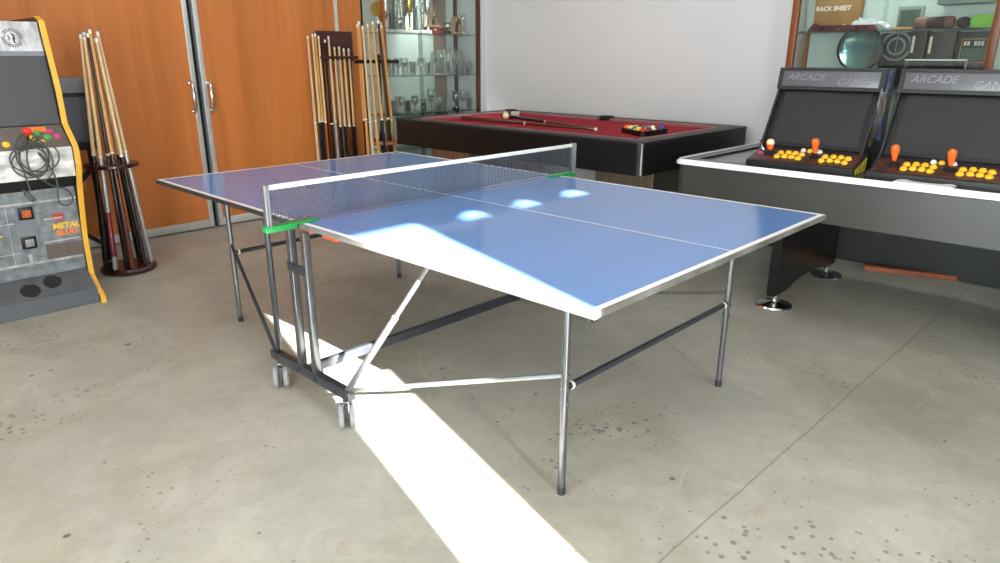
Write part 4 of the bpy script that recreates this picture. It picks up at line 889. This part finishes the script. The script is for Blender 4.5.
bartop(1.238, 'black bartop arcade machine with two orange bat joysticks, at the right edge of the photo', False)

# ------------------------------------------------------------------ right hand display cabinet
CB = thing('display_cabinet', 'wooden framed glass display cabinet on the white wall behind the arcade machines', 'display case', (0.24, 2.95, 0))
cw, cd = 2.3, 0.245
MB().box(0, cw, 0.02, cd, 0, 0.86, 0.004).build('cupboard', 'base_cab', CB)
for x, mm in ((0.0, 'cab_wood'), (1.165, 'cab_wood'), (cw - 0.04, 'cab_wood')):
    MB().box(x, x + 0.045, -0.01, 0.03, 0.86, 2.3, 0.003).build('post', mm, CB)
MB().box(0, cw, cd - 0.012, cd, 0.86, 2.3).build('back_panel', 'cab_back', CB)
MB().box(0.0, 0.012, 0.03, cd - 0.012, 0.86, 2.3).build('side_pane', 'pane', CB)
MB().box(0.03, 0.055, cd - 0.05, cd - 0.013, 0.86, 1.512).build('rear_post', 'cab_wood', CB)
MB().box(-0.01, cw + 0.01, -0.012, cd, 2.3, 2.35, 0.004).build('top_board', 'cab_wood', CB)
MB().box(0.014, cw - 0.014, 0.034, cd - 0.014, 1.512, 1.522, 0.001).build('shelf', 'shelf_glass', CB)
MB().box(0.014, cw - 0.014, 0.034, cd - 0.014, 1.162, 1.172, 0.001).build('shelf', 'shelf_glass', CB)
MB().box(0.85, 1.12, 0.06, cd - 0.014, 1.66, 1.72, 0.002).build('drawer', 'grey_card', CB)
MB().box(0.045, 0.60, 0.004, 0.010, 0.86, 2.3).build('sliding_pane', 'pane', CB)
MB().box(0.57, 1.165, 0.014, 0.020, 0.86, 2.3).build('sliding_pane', 'pane', CB)
MB().box(1.21, cw - 0.04, 0.004, 0.010, 0.86, 2.3).build('sliding_pane', 'pane', CB)
MB().box(0.06, cw - 0.06, 0.06, 0.11, 2.262, 2.299, 0.004).build('strip_lamp', 'lamp_soft', CB)  # strip added under the top board to brighten the shelves
area('cabinet_lamp', (0.27 + cw / 2, 3.05, 2.25), (0, 0.05, -1), 2.0, 0.1, 5, (0.95, 1.0, 0.98), 50)
Z1, Z2 = 1.5225, 1.1725; CXO = 0.27
G = 'things in the display cabinet'
t = thing('cardboard_box', 'brown cardboard box with white lettering on the top shelf of the right cabinet', 'box', (0.455, 3.135, Z1), G)
MB().box(-0.125, 0.17, -0.03, 0.04, 0, 0.27, 0.002).build('carton', 'card', t)
text_mesh('lettering', 'RACK SHEET', 0.04, 'btn_white', t, Matrix.Translation((-0.005, -0.0305, 0.145)) @ Matrix.Rotation(PI / 2, 4, 'X'), 0.0006, 0.15, bold=0.0012)
b = MB(); b.prism([(0.32, 0.0), (0.335, 0.025), (0.355, 0.048), (0.372, 0.05), (0.39, 0.035), (0.74, 0.035), (0.77, 0.0)], 1, 0, 0.03, 0.002); t = thing('cue_holder', 'dark red wooden cue holder strip with round holes on the cabinet top shelf', 'cue rack', (0, 3.04, Z1), G); b.build('strip', 'maroon', t)
for k in range(6): MB().lathe([(0, 0), (0.009, 0), (0.009, 0.0012), (0, 0.0012)], 12, (0, 0, 0), Matrix.Translation((0.42 + k * 0.055, 0.0003, 0.017)) @ Matrix.Rotation(PI / 2, 4, 'X')).build('hole', 'black_stone', t)
b = MB(); random.seed(5)
n1, n2 = 12, 7; vv = [[b.bm.verts.new((0.46 + 0.37 * i / (n1 - 1), 3.10 + 0.055 * j / (n2 - 1), Z1 + 0.012 + 0.09 * random.random() * math.sin(PI * (i + .5) / n1) * math.sin(PI * (j + .5) / n2) ** 0.5 + 0.012 * random.random())) for j in range(n2)] for i in range(n1)]
for i in range(n1 - 1):
    for j in range(n2 - 1): b.bm.faces.new([vv[i][j], vv[i + 1][j], vv[i + 1][j + 1], vv[i][j + 1]])
r_ = bmesh.ops.extrude_face_region(b.bm, geom=b.bm.faces[:]); bmesh.ops.translate(b.bm, vec=(0, 0, -0.008), verts=[v for v in r_['geom'] if isinstance(v, bmesh.types.BMVert)])
tag(b.build('crumpled_tissue', 'tissue', smooth=0), 'crumpled white tissue paper on the cabinet top shelf', 'tissue', G)
t = thing('wooden_ruler', 'short tan wooden strip lying flat on the cabinet top shelf', 'strip', (0.9, 3.03, Z1), G); MB().box(-0.05, 0.065, 0, 0.02, 0, 0.012, 0.002).build('strip', 'tan_strip', t)
t = thing('grey_box', 'flat grey green box standing upright behind the tan strip', 'box', (0.92, 3.13, Z1), G); MB().box(-0.07, 0.075, 0, 0.03, 0, 0.14, 0.003).build('carton', 'grey_card', t); MB().box(-0.055, 0.06, -0.001, 0.0, 0.02, 0.12).build('printed_face', 'dark_green', t)
t = thing('cloth_roll', 'brown and plum cloth roll lying on the cabinet top shelf', 'cloth', (1.0, 3.08, Z1), G)
MB().lathe([(0, 0), (0.03, 0.004), (0.036, 0.015), (0.036, 0.07), (0, 0.07)], 18, (0, 0, 0), Matrix.Translation((-0.03, 0, 0.037)) @ Matrix.Rotation(PI / 2, 4, 'Y')).build('roll', 'roll_cloth', t)
MB().lathe([(0, 0.07), (0.034, 0.07), (0.034, 0.17), (0, 0.17)], 18, (0, 0, 0), Matrix.Translation((-0.03, 0, 0.037)) @ Matrix.Rotation(PI / 2, 4, 'Y')).build('band', 'roll_dark', t)
MB().lathe([(0, 0.17), (0.036, 0.17), (0.036, 0.20), (0.03, 0.215), (0, 0.22)], 18, (0, 0, 0), Matrix.Translation((-0.03, 0, 0.037)) @ Matrix.Rotation(PI / 2, 4, 'Y')).build('roll', 'roll_cloth', t)
t = thing('dark_ball', 'dark plum ball of cloth between the roll and the green box', 'cloth', (1.235, 3.08, Z1), G); MB().sphere((0, 0, 0.034), 0.034, 16, (1.2, 1, 0.97)).build('bundle', 'roll_dark', t)
t = thing('green_box', 'bright green box at the right end of the cabinet top shelf', 'box', (1.33, 3.09, Z1), G); MB().box(-0.045, 0.055, -0.03, 0.03, 0, 0.075, 0.003).build('carton', 'green_box', t); MB().box(-0.06, -0.045, -0.028, 0.028, 0.004, 0.07, 0.003).build('end_flap', 'btn_green', t)
# lower shelf
t = thing('glass_plate', 'round teal glass plate with dark rim standing upright on the lower shelf', 'plate', (0.668, 3.09, Z2), G)
pm = Matrix.Translation((0, 0.02, 0.235)) @ Matrix.Rotation(PI / 2 + 0.1, 4, 'X')
MB().lathe([(0, 0.004), (0.09, 0.008), (0.132, 0.02), (0.132, 0.026), (0.09, 0.015), (0, 0.011)], 40, (0, 0, 0), pm).build('dish', 'teal_glass', t)
MB().lathe([(0.131, 0.014), (0.146, 0.014), (0.146, 0.032), (0.131, 0.032), (0.131, 0.014)], 40, (0, 0, 0), pm).build('rim', 'black_stone', t)
b = MB(); b.box(-0.08, 0.08, -0.03, 0.05, 0, 0.02, 0.003); b.box(-0.06, 0.06, -0.03, -0.02, 0.02, 0.10); b.box(-0.06, 0.06, 0.045, 0.055, 0.02, 0.12); b.build('plate_stand', 'black_satin', t)
t = thing('dartboard_cabinet', 'dark round wheel shaped board behind the teal plate', 'board', (0.88, 3.14, Z2), G)
MB().box(-0.11, 0.10, 0.0, 0.03, 0, 0.335, 0.004).build('board', 'dark_box', t)
b = MB()
for r_ in (0.085, 0.05): b.lathe([(r_ - 0.006, 0), (r_ + 0.006, 0), (r_ + 0.006, 0.006), (r_ - 0.006, 0.006), (r_ - 0.006, 0)], 28, (0, 0, 0), Matrix.Translation((-0.01, -0.0005, 0.25)) @ Matrix.Rotation(PI / 2, 4, 'X'))
for k in range(6): b.box(-0.012, -0.008, -0.006, 0.0, 0.20, 0.335) if k == 0 else None
b.build('wheel', 'grey_card', t)
for k, (x, w_, h_, m, lab) in enumerate(((1.01, 0.085, 0.34, 'dark_box', 'tall narrow black box right of the dark wheel board on the lower shelf'), (1.14, 0.15, 0.335, 'maroon_box', 'large dark maroon box on the lower shelf of the right cabinet'))):
    t = thing('dark_box', lab, 'box', (x, 3.10, Z2), G); MB().box(-w_ / 2, w_ / 2, -0.03, 0.06, 0, h_, 0.003).build('carton', m, t)
    MB().box(-w_ / 2 + 0.008, -w_ / 2 + 0.022, -0.031, -0.03, h_ - 0.13, h_ - 0.03).build('printed_label', 'pale_print', t)
t = thing('game_box', 'dark box with framed pale print at the right end of the lower shelf', 'box', (1.305, 3.09, Z2), G)
MB().box(-0.085, 0.085, 0.0, 0.06, 0, 0.33, 0.003).build('carton', 'dark_box', t)
b = MB(); b.box(-0.06, 0.07, -0.002, 0.0, 0.15, 0.154); b.box(-0.06, 0.07, -0.002, 0.0, 0.286, 0.29); b.box(-0.064, -0.06, -0.002, 0.0, 0.15, 0.29); b.box(0.07, 0.074, -0.002, 0.0, 0.15, 0.29); b.build('frame_print', 'tan_strip', t)
b = MB(); [b.box(-0.05 + k * 0.018, -0.037 + k * 0.018, -0.0015, 0.0, 0.25, 0.275) for k in (0, 1, 3, 4, 5)]; b.build('faded_print', 'pale_print', t)
MB().box(-0.055, 0.065, -0.0012, 0.0, 0.16, 0.235).build('green_field', 'dark_green', t)
t = thing('clear_tray', 'clear plastic tray with bright rim in front of the dark boxes', 'tray', (1.13, 3.03, Z2), G)
b = MB(); b.box(-0.16, 0.17, -0.025, 0.028, 0, 0.004); b.box(-0.16, -0.156, -0.025, 0.028, 0.004, 0.165); b.box(0.166, 0.17, -0.025, 0.028, 0.004, 0.165); b.box(-0.156, 0.166, -0.025, -0.021, 0.004, 0.165); b.box(-0.156, 0.166, 0.024, 0.028, 0.004, 0.165); b.build('tray', 'tumbler_glass', t)
b = MB(); b.tube([(-0.16, -0.025, 0.167), (0.17, -0.025, 0.167), (0.17, 0.028, 0.167), (-0.16, 0.028, 0.167), (-0.16, -0.025, 0.167)], 0.004, 8); b.build('rim', 'hockey_rail_white', t)

# ------------------------------------------------------------------ upright arcade machine at the left
AY0, AY1 = -1.50, -0.93
A = thing('arcade_machine', 'worn silver upright arcade machine with yellow edges and red joystick, left edge of the photo', 'arcade machine', (0, 0, 0))
prof = [(-2.20, 1.55), (-2.135, 1.53), (-2.115, 1.44), (-2.062, 1.18), (-2.06, 1.005), (-1.94, 0.89), (-1.945, 0.80), (-1.995, 0.69), (-2.02, 0.62), (-2.085, 0.37), (-2.095, 0.14), (-2.02, 0.075), (-1.955, 0.045), (-1.95, 0.0)]
for y in (AY0 + 0.007, AY1 - 0.03):
    b = MB(); b.prism(prof + [(-2.68, 0.0), (-2.68, 1.55)], 1, y, y + 0.023, 0.0); sp = b.build('side_panel', 'cab_black', A)
    e = MB()
    for (a, c) in zip(prof, prof[1:]):
        d = (Vector(c) - Vector(a)).normalized(); nn = Vector((-d.y, d.x))
        if nn.x < 0 and abs(nn.x) > 0.1: nn = -nn
        if abs(nn.x) <= 0.1 and nn.y < 0: nn = -nn
        a2, c2 = Vector(a), Vector(c)
        e.prism([tuple(a2), tuple(c2), tuple(c2 + nn * 0.006), tuple(a2 + nn * 0.006)], 1, y - 0.002, y + 0.025)
    e.build('edge_molding', 'tmold', sp)
def slab(name, p, q, th, m, parent=A, y0=AY0 + 0.0305, y1=AY1 - 0.0325, bev=0.0):
    p, q = Vector(p), Vector(q); d = (q - p).normalized(); nn = Vector((-d.y, d.x))
    if nn.x > 0: nn = -nn
    b = MB(); b.prism([tuple(p), tuple(q), tuple(q + nn * th), tuple(p + nn * th)], 1, y0, y1, bev); return b.build(name, m, parent)
MB().prism([(-2.66, 0.02), (-2.66, 1.53), (-2.30, 1.53), (-2.22, 0.95), (-2.25, 0.02)], 1, AY0 + 0.031, AY1 - 0.031).build('body', 'cab_black', A)
mq = slab('marquee', (-2.165, 1.525), (-2.135, 1.375), 0.03, 'foil')
slab('marquee_trim', (-2.132, 1.378), (-2.128, 1.355), 0.04, 'grey_lite')
slab('screen', (-2.13, 1.355), (-2.085, 1.005), 0.02, 'screen_grey')
slab('control_deck', (-2.085, 1.0), (-1.965, 0.895), 0.03, 'worn_brown')
slab('front_apron', (-1.962, 0.893), (-1.975, 0.735), 0.03, 'crumple')
slab('apron_underside', (-1.985, 0.735), (-2.055, 0.665), 0.02, 'cab_black')
fp = slab('front_panel', (-2.05, 0.668), (-2.12, 0.18), 0.03, 'worn_grey')
kp = slab('kick_plate', (-2.115, 0.18), (-1.985, 0.085), 0.03, 'kick')
slab('kick_lip', (-1.98, 0.088), (-1.975, 0.0), 0.03, 'grey_board')
# coin door details on the tilted front panel
FP0, FP1 = Vector((-2.05, 0.668)), Vector((-2.12, 0.18)); fd = (FP0 - FP1).normalized(); fang = math.atan2(fd.x, fd.y)
def on_panel(y, z, off=0.0):
    tt = (z - FP1.y) / (FP0.y - FP1.y); x = FP1.x + (FP0.x - FP1.x) * tt
    # local x -> +y, local y -> up along the panel, local z -> out of it
    up = Vector((fd.x, 0, fd.y)); out = Vector((fd.y, 0, -fd.x))
    return Matrix(((0, up.x, out.x, x + out.x * off), (1, up.y, out.y, y), (0, up.z, out.z, z + out.z * off), (0, 0, 0, 1)))
def pbox(name, y, z, w, h, m, th=0.002, parent=fp, off=0.0, bev=0.0):
    b = MB(); b.box(-w / 2, w / 2, -h / 2, h / 2, 0, th, bev); bmesh.ops.transform(b.bm, matrix=on_panel(y, z, off), verts=b.bm.verts[:]); return b.build(name, m, parent)
pbox('coin_plate', -1.215, 0.465, 0.085, 0.25, 'grey_lite', 0.004)
for z, mm in ((0.55, 'amber'), (0.385, 'coin_grey')):
    s_ = pbox('coin_slot', -1.213 - (0.55 - z) * 0.05, z, 0.07, 0.07, 'bezel', 0.012, bev=0.003); pbox('return_button', -1.211 - (0.55 - z) * 0.05, z, 0.042, 0.042, mm, 0.006, s_, 0.012, 0.002)
pbox('lower_panel', -1.045, 0.31, 0.20, 0.085, 'worn_brown', 0.003)
for z, w in ((0.262, 0.48), (0.605, 0.50)): pbox('ledge_strip', -1.215, z, w, 0.012, 'foil', 0.008)
for (y, z, w, h) in ((-1.30, 0.43, 0.002, 0.33), (-1.42, 0.43, 0.002, 0.33), (-1.06, 0.37, 0.18, 0.008), (-1.09, 0.50, 0.09, 0.012), (-1.35, 0.50, 0.16, 0.006), (-1.35, 0.33, 0.16, 0.004), (-1.225, 0.29, 0.016, 0.05)):
    pbox('trim_strip', y, z, w, h, 'foil')
# logo stickers
for yc in (-1.035, -1.405):
    text_mesh('sticker_lettering', 'METAL', 0.044, 'logo_yellow', fp, on_panel(yc + 0.004, 0.451, 0.0015), 0.0005, 0.1, bold=0.002)
    text_mesh('sticker_lettering', 'SLUG', 0.044, 'logo_orange', fp, on_panel(yc + 0.004, 0.412, 0.0015), 0.0005, 0.1, bold=0.002)
    b = MB(); pts = [(0.028 * math.cos(a * PI / 8) * (1 + 0.2 * (a % 2)), 0.022 * math.sin(a * PI / 8) * (1 + 0.2 * (a % 2))) for a in range(16)]; b.prism(pts, 2, 0, 0.0008); bmesh.ops.transform(b.bm, matrix=on_panel(yc - 0.03, 0.505), verts=b.bm.verts[:]); b.build('sticker', 'logo_red', fp)
# marquee emblem: ring with a wavy centre and dashes around
P0, P1 = Vector((-2.165, 1.525)), Vector((-2.135, 1.375)); md = (P0 - P1).normalized()
def on_mq(y, z):
    tt = (z - P1.y) / (P0.y - P1.y); x = P1.x + (P0.x - P1.x) * tt; up = Vector((md.x, 0, md.y)); out = Vector((md.y, 0, -md.x))
    return Matrix(((0, up.x, out.x, x + out.x * 0.0004), (1, up.y, out.y, y), (0, up.z, out.z, z + out.z * 0.0004), (0, 0, 0, 1)))
b = MB()
b.lathe([(0.033, 0), (0.036, 0), (0.036, 0.0008), (0.033, 0.0008), (0.033, 0)], 32)
for k in range(26):
    a = 2 * PI * k / 26
    if k % 13 in (11, 12): continue
    q = MB(); q.box(0.039, 0.048, -0.003, 0.003, 0, 0.0008); bmesh.ops.rotate(q.bm, cent=(0, 0, 0), matrix=Matrix.Rotation(a, 3, 'Z'), verts=q.bm.verts[:]); me = bpy.data.meshes.new('tmp'); q.bm.to_mesh(me); b.bm.from_mesh(me); bpy.data.meshes.remove(me); q.bm.free()
b.prism([(-0.006, 0.03), (0.010, 0.018), (0.014, 0.0), (0.008, -0.016), (0.016, -0.028), (0.002, -0.024), (0.0, -0.006), (0.004, 0.008)], 2, 0, 0.0008)
b.prism([(-0.020, 0.014), (-0.013, 0.010), (-0.010, -0.006), (-0.018, -0.012), (-0.016, 0.0)], 2, 0, 0.0008)
bmesh.ops.transform(b.bm, matrix=on_mq(-1.09, 1.443), verts=b.bm.verts[:]); b.build('emblem', 'ink', mq)
# worn holes on the kick plate
for (y, tt) in ((-1.27, 0.55), (-1.155, 0.35)):
    KP0, KP1 = Vector((-2.115, 0.18)), Vector((-1.985, 0.085)); c0 = KP0.lerp(KP1, tt); dd = (KP1 - KP0).normalized()
    b = MB(); pts = [(0.042 * math.cos(a * PI / 9) * (1 + 0.25 * random.random()), 0.04 * math.sin(a * PI / 9) * (1 + 0.25 * random.random())) for a in range(18)]; b.prism(pts, 2, 0, 0.001)
    out = Vector((-dd.y, 0, dd.x)); dn = Vector((dd.x, 0, dd.y)); bmesh.ops.transform(b.bm, matrix=Matrix(((0, dn.x, out.x, c0.x + out.x * .0004), (1, 0, 0, y), (0, dn.z, out.z, c0.y + out.z * .0004), (0, 0, 0, 1))), verts=b.bm.verts[:]); b.build('scuff_patch', 'black_rubber', kp)
# deck controls
D0, D1 = Vector((-2.085, 1.0)), Vector((-1.965, 0.895)); ddk = (D1 - D0).normalized(); dang = math.atan2(-ddk.y, ddk.x)
def deck(y, tt): c0 = D0.lerp(D1, tt); return (c0.x, y, c0.y)
for (y, tt, m) in ((-1.125, 0.55, 'btn_yellow'), (-1.09, 0.35, 'btn_green'), (-1.05, 0.55, 'btn_green'), (-1.03, 0.3, 'btn_pink'), (-1.005, 0.55, 'btn_pink'), (-1.085, 0.78, 'btn_yellow'), (-1.28, 0.35, 'btn_green'), (-1.30, 0.7, 'btn_pink'), (-1.245, 0.75, 'btn_yellow'), (-1.34, 0.4, 'btn_pink')):
    b = MB(); b.lathe([(0, 0), (0.018, 0), (0.018, 0.005), (0.014, 0.007), (0.013, 0.012), (0.009, 0.015), (0, 0.0155)], 16); b.build('button', m, A, deck(y, tt), (0, dang, 0))
b = MB(); b.prism([(0, -0.035), (0.035, -0.02), (0.035, 0.05), (0, 0.05)], 2, 0, 0.002); b.build('deck_sticker', 'logo_orange', A, deck(-1.09, 0.06), (0, dang, 0))
for y in (-1.145, -1.40):
    b = MB(); b.lathe([(0, 0), (0.028, 0), (0.028, 0.004), (0.007, 0.006), (0.005, 0.045), (0, 0.045)], 16); js = b.build('joystick', 'bezel', A, deck(y, 0.72), (0, dang * 0.3, 0)); MB().sphere((0, 0, 0.06), 0.021, 18).build('ball_knob', 'btn_red', js)

# coiled cable hanging over the control deck
def coil_cable():
    pts = []; random.seed(11)
    for k in range(6):                                            # loops hang over the front lip of the deck
        cy = -1.15 + 0.03 * math.sin(k * 2.1); ry = 0.075 + 0.018 * math.sin(k * 1.3); rz = 0.085 + 0.02 * math.cos(k * 1.7); cz = 0.865 - 0.008 * k
        for i in range(14):
            a = 2 * PI * i / 14 + PI / 2; z = cz + rz * math.sin(a); y = cy + ry * math.cos(a)
            x = -1.945 + 0.012 * (k % 3)
            if z > 0.893: x = min(x, -1.965 - (z - 0.893) * 1.14 + 0.03 + 0.006 * (k % 3))
            pts.append((x, y, z))
    return pts
def cable_obj(name, pts, r, parent=None):
    cu = bpy.data.curves.new(name, 'CURVE'); cu.dimensions = '3D'; sp = cu.splines.new('NURBS'); sp.points.add(len(pts) - 1)
    for p, q in zip(sp.points, pts): p.co = (*q, 1)
    sp.order_u = 4; sp.use_endpoint_u = True; cu.bevel_depth = r; cu.bevel_resolution = 2; cu.resolution_u = 3
    o = bpy.data.objects.new(name + '_curve', cu); C.objects.link(o)
    me = bpy.data.meshes.new_from_object(o.evaluated_get(bpy.context.evaluated_depsgraph_get())); bpy.data.objects.remove(o); bpy.data.curves.remove(cu)
    me.materials.clear(); me.materials.append(M['cord']); me.name = name
    o2 = bpy.data.objects.new(name, me); C.objects.link(o2)
    if parent is not None: o2.parent = parent
    return o2
CBL = thing('power_cable', 'tangled grey cable with plug hanging over the control deck of the silver arcade machine', 'cable', (0, 0, 0))
pts = coil_cable()
pts += [(-1.935, -1.08, 0.80), (-1.935, -1.06, 0.70), (-1.96, -1.08, 0.62), (-2.0, -1.05, 0.57), (-2.02, -0.99, 0.575), (-2.01, -0.985, 0.63), (-1.97, -1.03, 0.68), (-1.945, -1.09, 0.69), (-1.94, -1.13, 0.73)]
cable_obj('cord', pts, 0.0042, CBL)
cable_obj('cord', [(-1.94, -1.21, 0.90), (-1.935, -1.215, 0.85), (-1.93, -1.205, 0.79), (-1.93, -1.20, 0.72), (-1.935, -1.195, 0.69)], 0.0042, CBL)
b = MB(); b.box(-0.010, 0.010, -0.013, 0.013, -0.035, 0.02, 0.004); b.tube([(0, 0, 0.02), (0, 0, 0.04)], [0.008, 0.005], 8); b.box(-0.002, 0.002, -0.008, -0.005, -0.052, -0.035); b.box(-0.002, 0.002, 0.005, 0.008, -0.052, -0.035); b.build('plug', 'cord', CBL, (-1.937, -1.205, 0.66), (0.55, 0, 0))

# grey cabinet on crossed legs behind the arcade machine
GC = thing('grey_cabinet', 'grey cabinet on crossed black legs between the silver arcade machine and the wood doors', 'cabinet', (-3.0, -0.95, 0))
MB().box(-0.18, 0.16, -0.35, 0.37, 0.80, 1.22, 0.006).build('body', 'grey_board', GC)
MB().box(0.155, 0.175, -0.35, 0.37, 1.13, 1.225, 0.004).build('top_band', 'grey_lite', GC)
MB().box(0.16, 0.166, -0.34, 0.36, 1.105, 1.128).build('dark_groove', 'bezel', GC)
MB().box(0.155, 0.22, -0.35, 0.37, 0.775, 0.82, 0.004).build('ledge', 'black_satin', GC)
for y in (-0.31, 0.33):
    for s in (-1, 1):
        MB().tube([(0.0, y - 0.28 * s * (1 if y < 0 else 1) * 0, 0.01), (0.0, y, 0.80)], 0.014, 4, True).build('leg', 'black_satin', GC) if False else None
    MB().tube([(0.12, y, 0.0), (0.12, y, 0.78)], 0.016, 4, True).build('leg', 'black_satin', GC)
MB().tube([(0.145, -0.31, 0.05), (0.145, 0.33, 0.66)], 0.014, 4, True).build('cross_brace', 'black_satin', GC)
MB().tube([(0.145, 0.33, 0.10), (0.145, -0.31, 0.66)], 0.014, 4, True).build('cross_brace', 'black_satin', GC)
